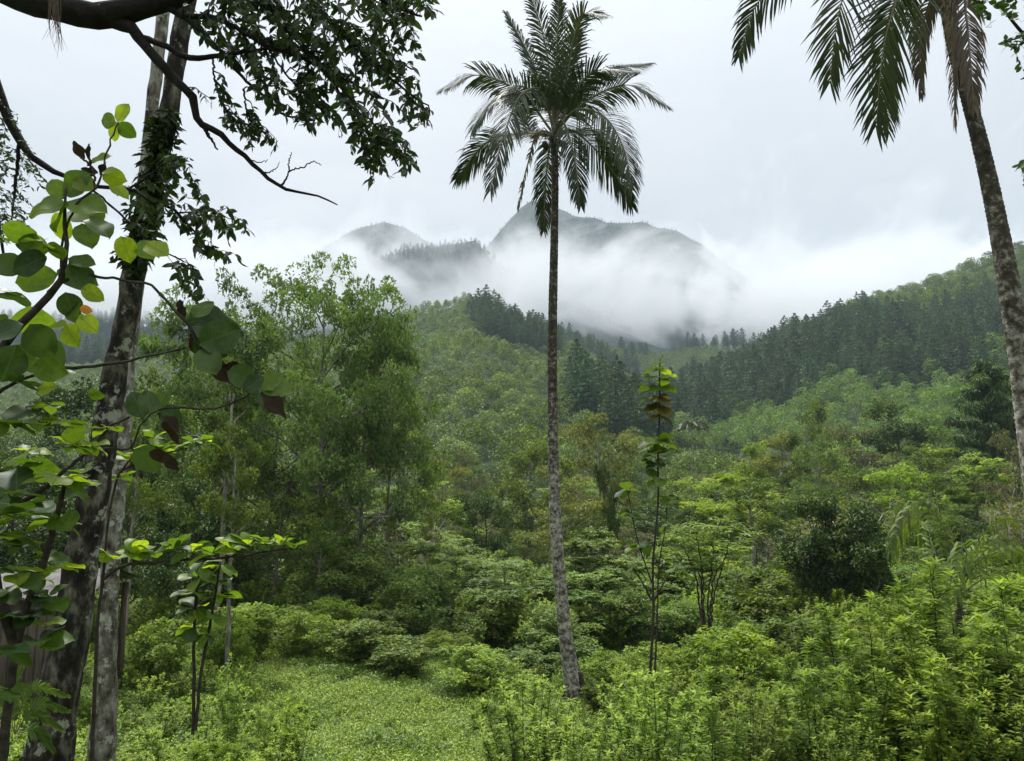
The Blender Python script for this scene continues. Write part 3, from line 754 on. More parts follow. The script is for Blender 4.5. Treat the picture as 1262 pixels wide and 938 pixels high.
# ------------------------------------------------------------------ trees one can pick out in the valley
pick = [
 # key, u, v top, width px, distance, label, name, cat
 ('round_mid0', 655, 528, 120, 78, 'bright green leafy tree rising just behind the tall palm trunk', 'broadleaf_tree', 'tree'),
 ('airy_olive0', 738, 512, 120, 84, 'brown tinged olive tree between the palm trunk and the tall sapling', 'broadleaf_tree', 'tree'),
 ('airy_olive1', 700, 575, 130, 62, 'olive shrubby tree with thin upright stems behind the palm trunk', 'broadleaf_tree', 'tree'),
 ('round_pale0', 790, 560, 70, 92, 'dull grey green tree behind the tall sapling tip', 'broadleaf_tree', 'tree'),
 ('layer_lime0', 880, 582, 110, 58, 'layered fresh green tree with flat tiers of feathery leaves', 'feathery_tree', 'tree'),
 ('upright_lime0', 920, 545, 60, 88, 'yellow green topped tree poking up beyond the white trunked tree', 'broadleaf_tree', 'tree'),
 ('slim', 931, 588, 105, 50, 'white trunked tree with a thin grey green crown', 'white_trunk_tree', 'tree'),
 ('airy_olive2', 958, 533, 90, 96, 'olive brown tree below the dark pine slope', 'broadleaf_tree', 'tree'),
 ('round_mid1', 1000, 496, 78, 98, 'fresh green rounded tree standing against the dark pine slope', 'broadleaf_tree', 'tree'),
 ('round_pale1', 1010, 542, 90, 74, 'pale leaved tree with large whitish green foliage', 'broadleaf_tree', 'tree'),
 ('airy_brown0', 1062, 520, 110, 80, 'brownish grey leaved tree standing above the dark round bush', 'broadleaf_tree', 'tree'),
 ('round_dark0', 1108, 492, 110, 92, 'deep green broad tree with a dense tiered crown', 'broadleaf_tree', 'tree'),
 ('round_pale0', 1155, 478, 110, 118, 'grey green domed tree behind the deep green broad tree', 'broadleaf_tree', 'tree'),
 ('conifer0', 1222, 446, 110, 86, 'dark drooping conifer beside the leaning palm trunk', 'conifer_tree', 'tree'),
 ('airy_brown1', 1252, 532, 80, 60, 'reddish brown half dry tree under the leaning palm trunk', 'dry_tree', 'tree'),
 ('upright_lime1', 1110, 575, 90, 62, 'yellow green bushy tree above the drooping fronds', 'broadleaf_tree', 'tree'),
 ('layer_feather0', 1196, 560, 90, 66, 'flat topped feathery tree in front of the dark conifer', 'feathery_tree', 'tree'),
 ('round_mid2', 1150, 582, 100, 56, 'mid green tree behind the long drooping fronds', 'broadleaf_tree', 'tree'),
 ('twiggy0', 1238, 590, 80, 46, 'pale bare twiggy shrub at the right margin of the valley', 'twiggy_shrub', 'shrub'),
 ('dark_bush', 1022, 614, 140, 35, 'very dark round bush standing alone above the bright weeds', 'round_bush', 'shrub'),
 ('twiggy1', 505, 606, 115, 43, 'bleached bare branched shrub in the middle of the thicket', 'twiggy_shrub', 'shrub'),
 ('round_dark2', 602, 600, 75, 58, 'small dark round tree left of the palm trunk', 'broadleaf_tree', 'tree'),
 ('layer_lime1', 545, 594, 100, 66, 'bright flat topped tree above the bleached branches', 'feathery_tree', 'tree'),
 ('layer_feather1', 455, 576, 80, 96, 'grey green flat topped tree at the foot of the plantation', 'feathery_tree', 'tree'),
 ('airy_brown0', 588, 556, 70, 100, 'dull brownish tree below the plantation slope', 'broadleaf_tree', 'tree'),
 ('airy_olive0', 545, 568, 80, 92, 'olive green crown behind the bright flat topped tree', 'broadleaf_tree', 'tree'),
 ('round_mid0', 425, 588, 90, 52, 'mid green rounded tree beside the big airy tree', 'broadleaf_tree', 'tree'),
 ('layer_feather2', 470, 628, 120, 46, 'feathery soft green tree below the bleached branches', 'feathery_tree', 'tree'),
 ('layer_feather0', 560, 660, 140, 38, 'feathery shrub tree with dark stems at the head of the clearing', 'feathery_tree', 'tree'),
 ('layer_feather1', 628, 690, 120, 33, 'feathery pale green shrub tree to the left of the palm foot', 'feathery_tree', 'tree'),
 ('bush_feather0', 450, 665, 130, 38, 'grey stemmed feathery thicket at the back of the clearing', 'feathery_shrub', 'shrub'),
 ('bush_feather1', 515, 690, 110, 34, 'soft green shrub on the far edge of the clearing', 'feathery_shrub', 'shrub'),
 ('layer_feather2', 745, 650, 120, 36, 'feathery shrub tree right behind the palm trunk', 'feathery_tree', 'tree'),
 ('layer_lime2', 860, 655, 120, 40, 'lime green feathery tree with a fan of dark stems', 'feathery_tree', 'tree'),
 ('bush_mid0', 930, 700, 120, 34, 'dense fine leaved thicket below the dark round bush', 'leafy_thicket', 'shrub'),
 ('round_mid2', 340, 560, 150, 38, 'dense deep green tree under the big airy crown', 'broadleaf_tree', 'tree'),
 ('round_dark0', 245, 590, 130, 36, 'dark shaded tree behind the slim pale trunks', 'broadleaf_tree', 'tree'),
 ('round_mid1', 395, 635, 120, 36, 'deep green bushy tree at the left edge of the clearing', 'broadleaf_tree', 'tree'),
 ('round_dark1', 110, 470, 170, 46, 'shaded wild tree behind the big leaning trunk', 'broadleaf_tree', 'tree'),
 ('round_mid0', 210, 430, 150, 56, 'light dappled tree between the leaning trunk and the airy tree', 'broadleaf_tree', 'tree'),
 ('round_dark2', 30, 560, 160, 34, 'gloomy broadleaf tree behind the large leaved sapling', 'broadleaf_tree', 'tree'),
 ('round_dark0', 170, 610, 120, 32, 'dark undergrowth tree just right of the pale rear trunk', 'broadleaf_tree', 'tree'),
 ('bush_lime0', 318, 742, 100, 29, 'bright leafy shrub on the left side of the clearing', 'leafy_shrub', 'shrub'),
 ('bush_lime1', 385, 752, 100, 28, 'rounded fresh green shrub beside the clearing', 'leafy_shrub', 'shrub'),
 ('bush_mid1', 455, 765, 110, 27, 'low spreading green shrub in the clearing', 'leafy_shrub', 'shrub'),
 ('bush_lime2', 420, 735, 100, 32, 'fresh green shrub at the rear of the clearing', 'leafy_shrub', 'shrub'),
 ('bush_mid2', 500, 790, 80, 25.5, 'small pale green shrub at the clearing edge', 'leafy_shrub', 'shrub'),
]
make_tree('slim', 430, 11, 5, 'airy', LM['mid'], m_bark_pale, .2, 1.2, .62, 7, tr=.19)
for k, u, vt, w, D, lab, nm, cat in pick:
    put_px(k, u, vt, w, D, lab, name=nm, cat=cat)

# the big airy tree left of the middle
make_tree('big_airy', 405, 12, 13, 'airy', LM['pale'], m_bark_pale, .20, 1.7, .25, 26)
put_px('big_airy', 400, 322, 265, 40, 'tall airy light green tree with open branches and sky between', name='airy_tree', rz=0.5)
make_tree('big_airy_b', 411, 11, 10, 'airy', LM['pale'], m_bark_pale, .20, 1.6, .25, 20)
put_px('big_airy_b', 262, 345, 210, 44, 'slender light green tree crowding the airy tree from the left', name='airy_tree', rz=2.1)
put_px('airy_mid1', 480, 455, 150, 44, 'lower drooping green tree on the right flank of the airy tree', name='airy_tree', rz=1.1)

# fill of the valley wood, row by row
lim_u = [-200, 0, 160, 300, 420, 520, 600, 700, 770, 850, 950, 1000, 1100, 1200, 1300, 1600]
lim_v = [470, 470, 455, 520, 582, 592, 575, 560, 568, 556, 548, 525, 510, 505, 500, 480]
kinds = ['round_mid', 'round_dark', 'airy_olive', 'layer_feather', 'round_mid', 'airy_mid', 'layer_lime', 'bush_feather', 'round_mid', 'upright_lime', 'airy_brown', 'round_pale', 'twiggy']
nv = {'upright_lime': 2, 'airy_brown': 2, 'round_pale': 2, 'twiggy': 2}
fill_rows = [(150, 40, 'in the far row', 'far row of valley trees'),
             (122, 40, 'at the hill feet', 'trees before the hill feet'),
             (96, 50, 'of the middle wood', 'trees of the middle valley wood'),
             (74, 62, 'of the near wood', 'trees of the near valley wood'),
             (56, 84, 'of the low thicket', 'low trees of the thicket')]
for D0, step, lab, grp in fill_rows:
    u = -140
    while u < 1420:
        D = D0 * rng.uniform(.9, 1.1); uu = u + rng.normal(0, step * .2)
        x = (uu - 631) / FPX * D; h = rng.uniform(6, 10.5) if D0 > 60 else rng.uniform(4.5, 7)
        vt = float(np.interp(uu, lim_u, lim_v)) + rng.uniform(2, 26) + (0 if D0 > 110 else 20 if D0 > 80 else 38 if D0 > 60 else 60)
        hm = P(uu, vt, D)[2] - G(x, D)
        h = min(max(h, 2), hm)
        k = kinds[rng.integers(0, len(kinds))]
        if D0 < 60 and 1 < uu - 380 < 200: k = 'layer_feather'
        if uu < 330: k = ['round_mid', 'round_dark', 'round_dark'][rng.integers(0, 3)]
        if h > 2.0: put_tree(f'{k}{rng.integers(0, nv.get(k, 3))}', x, D, h, h * rng.uniform(.85, 1.25), full_label(k, 'tree', lab, x, D), group=grp)
        u += step * rng.uniform(.55, 1.0)
# thicket edge round the clearing
n_sh = 0
for D0, us_, lab, grp in ((44, (-160, 1400), 'behind the clearing', 'shrubs behind the clearing'),
                     (37, (560, 1400), 'on the slope', 'shrubs on the right slope'),
                     (31, (590, 1400), 'of the near thicket', 'shrubs of the near thicket'),
                     (40, (-160, 330), 'in tree shade', 'shaded shrubs under the trees')):
    u = us_[0]
    while u < us_[1]:
        D = D0 * rng.uniform(.93, 1.07); x = (u - 631) / FPX * D
        k = ['bush_feather', 'bush_mid', 'bush_lime', 'layer_feather'][rng.integers(0, 4)]
        if u < 330: k = 'bush_mid'
        h = rng.uniform(2.0, 3.6) * (1.0 if D0 > 35 else .8)
        if 925 < u < 1105 and D < 38: u += 30; continue
        put_tree(f'{k}{rng.integers(0, 3)}', x, D, h, h * rng.uniform(1.1, 1.5), full_label(k, 'shrub', lab, x, D), 'shrub', 'leafy_shrub', grp); n_sh += 1
        u += 50 * 40 / D0 * rng.uniform(.6, 1.1)

put_px('round_mid1', 330, 430, 190, 47, 'dense green tree filling the gap behind the airy tree', rz=.4)
put_px('big_airy_b', 452, 356, 175, 42, 'light crown leaning out on the right of the airy tree', name='airy_tree', rz=4.0)
put_px('slim', 272, 440, 110, 30, 'slim straight pale trunk of a tall tree behind the horizontal leafy branch', name='slim_tree', rz=.3)
put_px('slim', 294, 520, 90, 26, 'second slim pale trunk standing a little nearer than the first', name='slim_tree', rz=2.3)
put_px('slim', 165, 500, 90, 28, 'slim grey trunk in the shade right of the rear leaning trunk', name='slim_tree', rz=1.3)

for k, u, vt, w, D, lab in [
    ('bush_lime0', 590, 795, 95, 24, 'bright low shrub closing the clearing on the side of the palm'),
    ('bush_mid0', 655, 800, 90, 26, 'deep green shrub just behind and beside the palm foot'),
    ('bush_lime1', 745, 800, 100, 25, 'fresh green shrub on the far side of the palm foot'),
    ('bush_mid1', 735, 838, 60, 21.5, 'small dark shrub touching the foot of the palm'),
    ('bush_feather1', 690, 770, 110, 29, 'feathery shrub right behind the palm foot'),
    ('bush_lime2', 810, 790, 120, 24, 'wide lime green shrub at the foot of the tall thin sapling'),
    ('bush_lime0', 890, 770, 120, 23, 'lime green shrub under the fan of dark stems'),
    ('bush_mid2', 965, 757, 130, 25, 'fine leaved green shrub between the fan of stems and the tall weeds'),
    ('bush_lime1', 290, 752, 90, 27, 'pale lime shrub behind the twin stemmed sapling'),
    ('bush_lime2', 215, 762, 100, 24, 'bushy lime growth between the rear trunk and the twin stemmed sapling'),
    ('bush_lime0', 355, 748, 100, 31, 'soft lime shrub in the back corner of the clearing'),
    ('bush_mid0', 480, 748, 90, 31, 'mid green shrub at the far end of the clearing'),
    ('bush_lime1', 545, 775, 80, 29, 'low lime shrub where the clearing narrows'),
]:
    put_px(k, u, vt, w, D, lab, name='leafy_shrub', cat='shrub')
# ------------------------------------------------------------------ coconut palms
m_palm_leaf = LMAT('palm', (0.014, 0.023, 0.006), (0.032, 0.048, 0.012), (0.075, 0.10, 0.026), trans=0.2, rough=0.5, spec=0.25, hue_var=0.12)
m_palm_dry = LMAT('palm_dry', (0.06, 0.045, 0.03), (0.13, 0.10, 0.075), (0.22, 0.18, 0.13), trans=0.2, hue_var=0.1)
m_rachis = barkmat('palm_rib', [(0.3, (0.07, 0.07, 0.03)), (0.7, (0.17, 0.16, 0.09))], (4, 4, 4), 0.1)
m_rachis_dry = barkmat('palm_rib_dry', [(0.3, (0.10, 0.075, 0.05)), (0.7, (0.25, 0.2, 0.15))], (4, 4, 4), 0.1)
def palm_bark(name, z_lo, z_hi, k=1.0):
    """ringed grey bark with lichen; dark upper stem, partly its look against bright sky put into colour"""
    m, n, l, out = newmat(name)
    te = N(n, 'ShaderNodeTexCoord'); sp = N(n, 'ShaderNodeSeparateXYZ'); l.new(te.outputs['Object'], sp.inputs[0])
    n1 = N(n, 'ShaderNodeTexNoise'); l.new(te.outputs['Object'], n1.inputs['Vector']); n1.inputs['Scale'].default_value = 9; n1.inputs['Detail'].default_value = 6; n1.inputs['Roughness'].default_value = .7
    mp = N(n, 'ShaderNodeMapping'); l.new(te.outputs['Object'], mp.inputs[0]); mp.inputs['Scale'].default_value = (2.5, 2.5, 6)
    n2 = N(n, 'ShaderNodeTexNoise'); l.new(mp.outputs[0], n2.inputs['Vector']); n2.inputs['Scale'].default_value = 1.2; n2.inputs['Detail'].default_value = 5
    upper_dark = maprange(n, l, sp.outputs[2], z_lo, z_hi, 0.0, 0.15)  # stem colour darkens with height: own dark bark plus painted contrast against sky
    f = math_node(n, l, 'SUBTRACT', n1.outputs[0], upper_dark)
    f = math_node(n, l, 'ADD', f, maprange(n, l, n2.outputs[0], 0.3, 0.7, -0.07, 0.07))
    c = ramp(n, l, f, [(0.22, (0.022 * k, 0.018 * k, 0.013 * k)), (0.40, (0.06 * k, 0.052 * k, 0.04 * k)), (0.50, (0.19 * k, 0.175 * k, 0.145 * k)), (0.64, (0.40 * k, 0.385 * k, 0.34 * k))])
    b = N(n, 'ShaderNodeBsdfPrincipled'); l.new(c, b.inputs['Base Color']); b.inputs['Roughness'].default_value = .9; b.inputs['Specular IOR Level'].default_value = .15
    bp = N(n, 'ShaderNodeBump'); bp.inputs['Strength'].default_value = .8; bp.inputs['Distance'].default_value = .03
    l.new(n1.outputs[0], bp.inputs['Height']); l.new(bp.outputs[0], b.inputs['Normal']); l.new(b.outputs[0], out.inputs['Surface'])
    return m
def spline(pts, n):
    pts = np.asarray(pts, float); m = len(pts)
    d = np.concatenate([[0], np.cumsum(np.linalg.norm(np.diff(pts, axis=0), axis=1))]); t = np.linspace(0, d[-1], n)
    out = np.zeros((n, pts.shape[1]))
    tang = np.gradient(pts, d, axis=0)
    for j, tt in enumerate(t):
        i = min(np.searchsorted(d, tt, side='right') - 1, m - 2); h = d[i + 1] - d[i]; s = (tt - d[i]) / h
        out[j] = (2 * s**3 - 3 * s**2 + 1) * pts[i] + (s**3 - 2 * s**2 + s) * h * tang[i] + (-2 * s**3 + 3 * s**2) * pts[i + 1] + (s**3 - s**2) * h * tang[i + 1]
    return out
def ringed_stem(mb, path, rad, n=14, ring=0.11, amp=0.035, mi=0):
    L = np.linalg.norm(np.diff(path, axis=0), axis=1).sum(); k = int(L / ring * 2)
    p = spline(np.c_[path, rad], k); rr = p[:, 3] * (1 + amp * np.where(np.arange(k) % 2, 1, -1) + rng.normal(0, amp * .5, k))
    tube(mb, p[:, :3], rr, n, 0.5, mi, knob=0.012)
def frond(parent, path, leaflen=0.55, wid=0.05, pairs=62, dry=False, start=0.14, roll=0.0, droop=0.55, r0=0.035, gap=0.0, r=None, face=0.45):
    """arched rib (part) with its two combs of leaflets (sub-part)"""
    r = r or rng
    n = 40; p = spline(path, n); mb = MB()
    tube(mb, p, np.linspace(r0, r0 * .12, n), 5, 0.5, 0)
    fo = link('frond', mb.mesh('frond', [m_rachis_dry if dry else m_rachis], True), parent=parent)
    T = unit(np.gradient(p, axis=0)); lb = MB()
    hz = T[-1] * [1, 1, 0] + T[n // 2] * [1, 1, 0]; hz = unit(hz + 1e-6)
    side0 = unit(np.cross(hz, UP))
    V, F, TT = [], [], []; k = 0
    for i in range(pairs):
        f = start + (1 - start) * (i + .5) / pairs; q = f * (n - 1); a = int(q); b = min(a + 1, n - 1); s = q - a
        c = p[a] * (1 - s) + p[b] * s; t = unit(T[a] * (1 - s) + T[b] * s)
        sv = np.cross(t, [0.0, 1.0, 0.0]); sv = sv * (1 if np.dot(sv, side0) >= 0 else -1)
        sb = side0 * (1 - face) + unit(sv) * face
        side = unit(sb - t * np.dot(sb, t)); nrm = np.cross(side, t)
        if nrm[2] < 0: nrm = -nrm
        L = leaflen * (0.55 + 0.45 * math.sin(math.pi * min(1, f * 1.05) ** .8)) * (1 if f < .85 else 1 - (f - .85) * 2.6)
        for sg in (-1, 1):
            if r.uniform() < gap: continue
            an = R(62 - 38 * f) + r.normal(0, .07); Lq = L * r.uniform(.85, 1.1)
            d = unit(t * math.cos(an) + side * sg * math.sin(an) + nrm * (0.12 + roll * sg) + r.normal(0, .04, 3))
            dr = droop * r.uniform(.7, 1.3)
            m1 = c + d * Lq * .35 - UP * dr * Lq * .05; m2 = c + d * Lq * (.72 - .12 * dr) - UP * dr * Lq * .25
            e = c + d * Lq * (1 - .32 * dr) - UP * dr * Lq * .62
            wv = unit(np.cross(d, nrm + .35 * sg * side)) * wid
            V += [c - wv * .25, c + wv * .25, m1 + wv * .5, m1 - wv * .5, m2 + wv * .38, m2 - wv * .38, e]
            F.append((k, k + 1, k + 2, k + 3)); F.append((k + 3, k + 2, k + 4, k + 5))
            TT += [np.clip(r.normal(.4, .12) + .25 * f * 0, 0, 1)] * 7; k += 7
    F4 = np.array(F); tip = np.array([[5 + 7 * j, 4 + 7 * j, 6 + 7 * j] for j in range(k // 7)])
    lb.add(V, [tip, F4], TT, 0)
    tag(link('leaflets', lb.mesh('leaflets', [m_palm_dry if dry else m_palm_leaf]), parent=fo), kind='stuff')
    return fo

# --- palm in the middle
D1 = 23.0
base1 = np.array([(708 - 631) / FPX * D1, D1, 0]); 
tp = [(709, 862, 14.5), (706, 838, 12.5), (699, 800, 9.5), (693, 745, 8.6), (687, 680, 8.2), (683, 600, 7.6), (681, 500, 7.0), (681, 400, 6.4), (683, 300, 5.6), (684, 220, 5.0), (683, 172, 5.2)]
pm = empty('coconut_palm', (P(709, 862, D1)[0], D1, G(P(709, 862, D1)[0], D1)))
tag(pm, 'tall slender coconut palm standing alone in the middle with its whole crown against the sky', 'palm tree')
o1 = np.array(pm.location)
path = np.array([np.array(P(u, v, D1)) for u, v, w in tp]) - o1; path[0, 2] = min(path[0, 2], -0.3)
mb = MB(); ringed_stem(mb, path, [w * .9 / FPX * D1 for u, v, w in tp], 14, .14, .03)
link('trunk', mb.mesh('trunk', [palm_bark('palm_bark_tall', 5.5, 9.5)], True), parent=pm)
# root boss of dead leaf bases and roots
mb = MB()
for i in range(26):
    a = rng.uniform(0, 6.28); q = rng.uniform(.3, .55)
    tube(mb, [(math.cos(a) * .18, math.sin(a) * .18, rng.uniform(.2, .9)), (math.cos(a) * q * .8, math.sin(a) * q * .8, .15), (math.cos(a) * q * 1.2, math.sin(a) * q * 1.2, -.2)], [.05, .04, .02], 4)
tag(link('roots', mb.mesh('roots', [m_bark_dark]), parent=pm), kind='stuff')
C1 = np.array(P(683, 166, D1))
FR1 = [  # tip, via pixel points and offsets in depth (towards +Y)
 ([(640, 120, -.3), (590, 103, -.5), (547, 124, -.7)], {}),
 ([(655, 158, .4), (602, 158, .9), (559, 202, 1.2)], {}),
 ([(668, 128, -.8), (644, 148, -1.7), (622, 205, -2.2), (607, 270, -2.3)], dict(face=.7)),
 ([(672, 110, .3), (655, 60, .6), (624, -4, .9)], {}),
 ([(678, 105, -.3), (668, 58, -.7), (647, 4, -1.0)], {}),
 ([(685, 110, .1), (687, 50, .2), (690, -14, .3)], {}),
 ([(690, 110, .5), (703, 52, 1.0), (717, -8, 1.4)], {}),
 ([(697, 105, -.5), (715, 48, -1.3), (738, 66, -2.0)], {}),
 ([(700, 128, .3), (745, 78, .5), (805, 64, .7)], {}),
 ([(712, 138, -.3), (770, 117, -.6), (815, 148, -.9)], {}),
 ([(706, 145, 1.0), (744, 132, 1.8), (774, 176, 2.3)], {}),
 ([(705, 150, -.7), (735, 168, -1.4), (757, 210, -1.8), (768, 262, -1.9)], dict(face=.7)),
 ([(706, 150, .6), (740, 165, 1.2), (770, 196, 1.6), (789, 230, 1.7)], {}),
 ([(690, 165, -.9), (700, 200, -1.3), (711, 274, -1.4)], dict(face=.8, leaflen=.8)),
 ([(680, 160, .9), (675, 200, 1.6), (673, 262, 1.7)], dict(face=.8, leaflen=.8)),
 ([(660, 150, .9), (636, 104, 1.3), (612, 82, 1.6)], {}),
 ([(672, 140, -.5), (640, 130, -1.2), (600, 165, -1.6), (585, 190, -1.6)], {}),
 ([(668, 158, .2), (650, 200, .3), (638, 256, .3)], dict(dry=True, gap=.6, leaflen=.28)),
 ([(690, 120, .9), (712, 80, 1.7), (745, 60, 2.4)], {}),
]
rr_ = np.random.default_rng(5)
for i in range(1):
    a = i * 2.399 + .5; rad_ = rr_.uniform(55, 110); dz = rr_.uniform(.5, 1.9) * (1 if i % 2 else -1)
    uu, vv = 684 + rad_ * math.cos(a), 150 - rad_ * math.sin(a) * .8
    FR1.append(([((684 + uu) / 2, (150 + vv) / 2 - 22, dz * .6), (uu, vv + 10, dz)], {}))
for pts, kw in FR1:
    pp = [C1 + [0, 0, 0]] + [np.array(P(u, v, D1)) + [0, dy, 0] for u, v, dy in pts]
    pp = np.array(pp) - o1
    k = dict(leaflen=1.1, wid=.044, pairs=84, start=.16, r0=.045); k.update(kw)
    frond(pm, pp, **k)
# nuts and flower stalks round the growing point
mb = MB()
for i in range(16):
    a = rng.uniform(0, 6.28); q = rng.uniform(.25, .8)
    s = C1 - o1; tube(mb, [s + [0, 0, -.1], s + [math.cos(a) * q * .6, math.sin(a) * q * .6, .1], s + [math.cos(a) * q, math.sin(a) * q, -.25]], [.03, .02, .01], 4)
tag(link('flower_stalks', mb.mesh('flower_stalks', [m_rachis_dry]), parent=pm), kind='stuff')
nut = MB(); th = np.linspace(0, np.pi, 7)
ringV = []; 
for t in th:
    for j in range(8): ringV.append((.1 * math.sin(t) * math.cos(j * .785), .1 * math.sin(t) * math.sin(j * .785), .125 * math.cos(t)))
F = [[i * 8 + j, i * 8 + (j + 1) % 8, (i + 1) * 8 + (j + 1) % 8, (i + 1) * 8 + j] for i in range(6) for j in range(8)]
nut.add(ringV, np.array(F)); nut_me = nut.mesh('coconut', [m_bark_dark], True)
for a, q, zz_ in ((2.6, .3, -.32), (3.6, .34, -.4), (.2, .3, -.3), (5.2, .33, -.42), (4.4, .28, -.25)):
    link('coconut', nut_me, parent=pm, loc=C1 - o1 + [math.cos(a) * q, math.sin(a) * q, zz_])

# --- leaning palm at the right edge
D2 = 11.0
tp = [(1330, 1010, 19), (1312, 900, 16.5), (1296, 760, 15), (1282, 640, 14), (1268, 530, 13.5), (1256, 430, 13), (1243, 350, 12.5), (1227, 262, 11), (1210, 185, 9.8), (1192, 115, 9), (1176, 55, 9), (1166, 0, 9), (1160, -35, 10)]
pm2 = empty('coconut_palm', (P(1330, 1010, D2)[0], D2, G(P(1330, 1010, D2)[0], D2)))
tag(pm2, 'leaning coconut palm with a curved mottled trunk running down along the right edge', 'palm tree')
o2 = np.array(pm2.location)
path = np.array([np.array(P(u, v, D2)) for u, v, w in tp]) - o2; path[0, 2] = -0.3
mb = MB(); ringed_stem(mb, path, [w / FPX * D2 for u, v, w in tp], 16, .07, .03)
link('trunk', mb.mesh('trunk', [palm_bark('palm_bark_leaning', 5.0, 9.0, 1.0)], True), parent=pm2)
C2 = np.array(P(1162, -30, D2))
FR2 = [
 ([(1110, -70, .2), (1000, -75, .5), (948, -25, .7), (929, 36, .8)], dict(leaflen=.7, face=.9)),
 ([(1120, -75, -.3), (1050, -60, -.6), (1018, 15, -.8), (1003, 75, -.8), (998, 134, -.75)], dict(leaflen=.92, face=.95, droop=.3)),
 ([(1130, -60, -.5), (1092, -30, -.9), (1066, 40, -1.1), (1048, 100, -1.1), (1041, 195, -1.0)], dict(leaflen=1.0, face=.95, droop=.3)),
 ([(1145, -60, .5), (1132, -20, 1.0), (1138, 50, 1.2), (1142, 120, 1.2)], dict(leaflen=.6, face=.9)),
 ([(1165, -60, -.6), (1195, -30, -1.0), (1200, 20, -1.1)], dict(leaflen=.45, face=.9)),
 ([(1200, -90, .4), (1270, -110, .6), (1340, -40, .8)], {}),
 ([(1190, -110, -.4), (1230, -170, -.7), (1300, -170, -1.0)], {}),
 ([(1150, -120, .4), (1130, -220, .6), (1080, -280, .8)], {}),
 ([(1130, -110, .9), (1060, -160, 1.8), (990, -130, 2.4)], {}),
 ([(1170, -90, 1.0), (1200, -130, 2.0), (1240, -80, 2.8)], {}),
 ([(1160, -20, -.25), (1158, 30, -.32), (1160, 90, -.32), (1163, 165, -.3)], dict(dry=True, leaflen=.42, wid=.035, droop=1.0, gap=.15)),
 ([(1166, -20, -.30), (1172, 40, -.40), (1176, 95, -.42), (1180, 150, -.42)], dict(dry=True, leaflen=.45, wid=.035, droop=1.0, gap=.15)),
 ([(1156, -10, .2), (1150, 25, .35), (1150, 60, .4), (1152, 100, .4)], dict(dry=True, leaflen=.4, wid=.035, droop=1.0, gap=.2)),
]
for pts, kw in FR2:
    pp = [C2] + [np.array(P(u, v, D2)) + [0, dy, 0] for u, v, dy in pts]
    k = dict(leaflen=.75, wid=.036, pairs=70, start=.1, r0=.028); k.update(kw)
    frond(pm2, np.array(pp) - o2, **k)
# ------------------------------------------------------------------ weeds and ground cover
m_stem = barkmat('weed_stem', [(0.3, (0.03, 0.035, 0.015)), (0.7, (0.09, 0.10, 0.04))], (9, 9, 9), 0.1)
m_stem_dark = barkmat('weed_stem_dark', [(0.3, (0.02, 0.015, 0.012)), (0.7, (0.06, 0.045, 0.03))], (9, 9, 9), 0.1)
def weed_mesh(seed, h, stems, ln, wd, leaf, step=0.075, spread=0.25, side=4, bare=0.25):
    r = np.random.default_rng(seed); sb, lb = MB(), MB()
    def leafy(p, t0, st, L, top=True, twist0=0.0):
        d = np.linalg.norm(np.diff(p, axis=0), axis=1).sum(); n = max(3, int(d * (1 - t0) / st))
        q = spline(p, n + 2); T = unit(np.gradient(q, axis=0))
        C, A, S, TT = [], [], [], []
        for i in range(n + 2):
            f = i / (n + 1)
            for s in range(2 if i < n - 2 else 4):
                a = i * 2.4 + s * (math.pi if i < n - 2 else 1.57) + r.normal(0, .3) + twist0
                o = np.array([math.cos(a), math.sin(a), 0]); up_ = .15 + .6 * f ** 3
                C.append(q[i] + [0, 0, 0]); A.append(unit(o + T[i] * up_ + r.normal(0, .12, 3))); S.append(L * (1.0 - .35 * f) * r.uniform(.7, 1.2)); TT.append(np.clip(.30 + .5 * f ** 2 + r.normal(0, .13), 0, 1))
        S = np.array(S)
        leaves(lb, C, A, UP + r.normal(0, .2, (len(C), 3)), S, S * wd / ln, TT, 0, fold=.15, six=ln > .11)
    for i in range(stems):
        a = i * 2.4 + r.normal(0, .4); g = math.sqrt((i + .5) / stems) if stems > 1 else .2
        e = np.array([math.cos(a) * spread * g * h, math.sin(a) * spread * g * h, h * (1 - .35 * g * g) * r.uniform(.85, 1.0)])
        b = e * [.25, .25, 0] + [0, 0, -.15]
        p = wiggle(b, e, 7, .06, 0, r); tube(sb, p, np.linspace(.006 * h + .004, .0025, 7), 4, .5, 0)
        k = int(bare * 6) + 1
        leafy(p[k:], 0, step, ln)
        for q in range(side):
            j = r.integers(max(1, k - 1), 6); s = p[j] + (p[j] - p[j - 1]) * r.uniform(0, 1); d = rand_dirs(1, r)[0]; d[2] = abs(d[2]) * .8 + .3
            e2 = s + unit(d) * h * r.uniform(.12, .24) * (1.1 - j / 8)
            pp = wiggle(s, e2, 4, .1, 0, r); tube(sb, pp, [.006, .005, .003, .002], 3, .5, 0, cap=False)
            leafy(pp, 0, step * .8, ln * .85)
    co = np.concatenate(lb.V); hh = co[:, 2].max()
    return sb.mesh('stem', [m_stem_dark if h > 2 else m_stem]), lb.mesh('foliage', [leaf]), hh
WEEDS = {}
for i in range(4):
    WEEDS[f'tall{i}'] = weed_mesh(500 + i, 2.8, 4 + i % 2, .24, .060, LM['weed'], .052, .22, 11, .22)
    WEEDS[f'bush{i}'] = weed_mesh(510 + i, 1.5, 14, .115, .044, LM['weed'] if i % 2 else LM['weed_dark'], .042, .42, 5, .1)
    WEEDS[f'low{i}'] = weed_mesh(520 + i, .8, 16, .095, .04, LM['weed'], .045, .55, 4, .0)
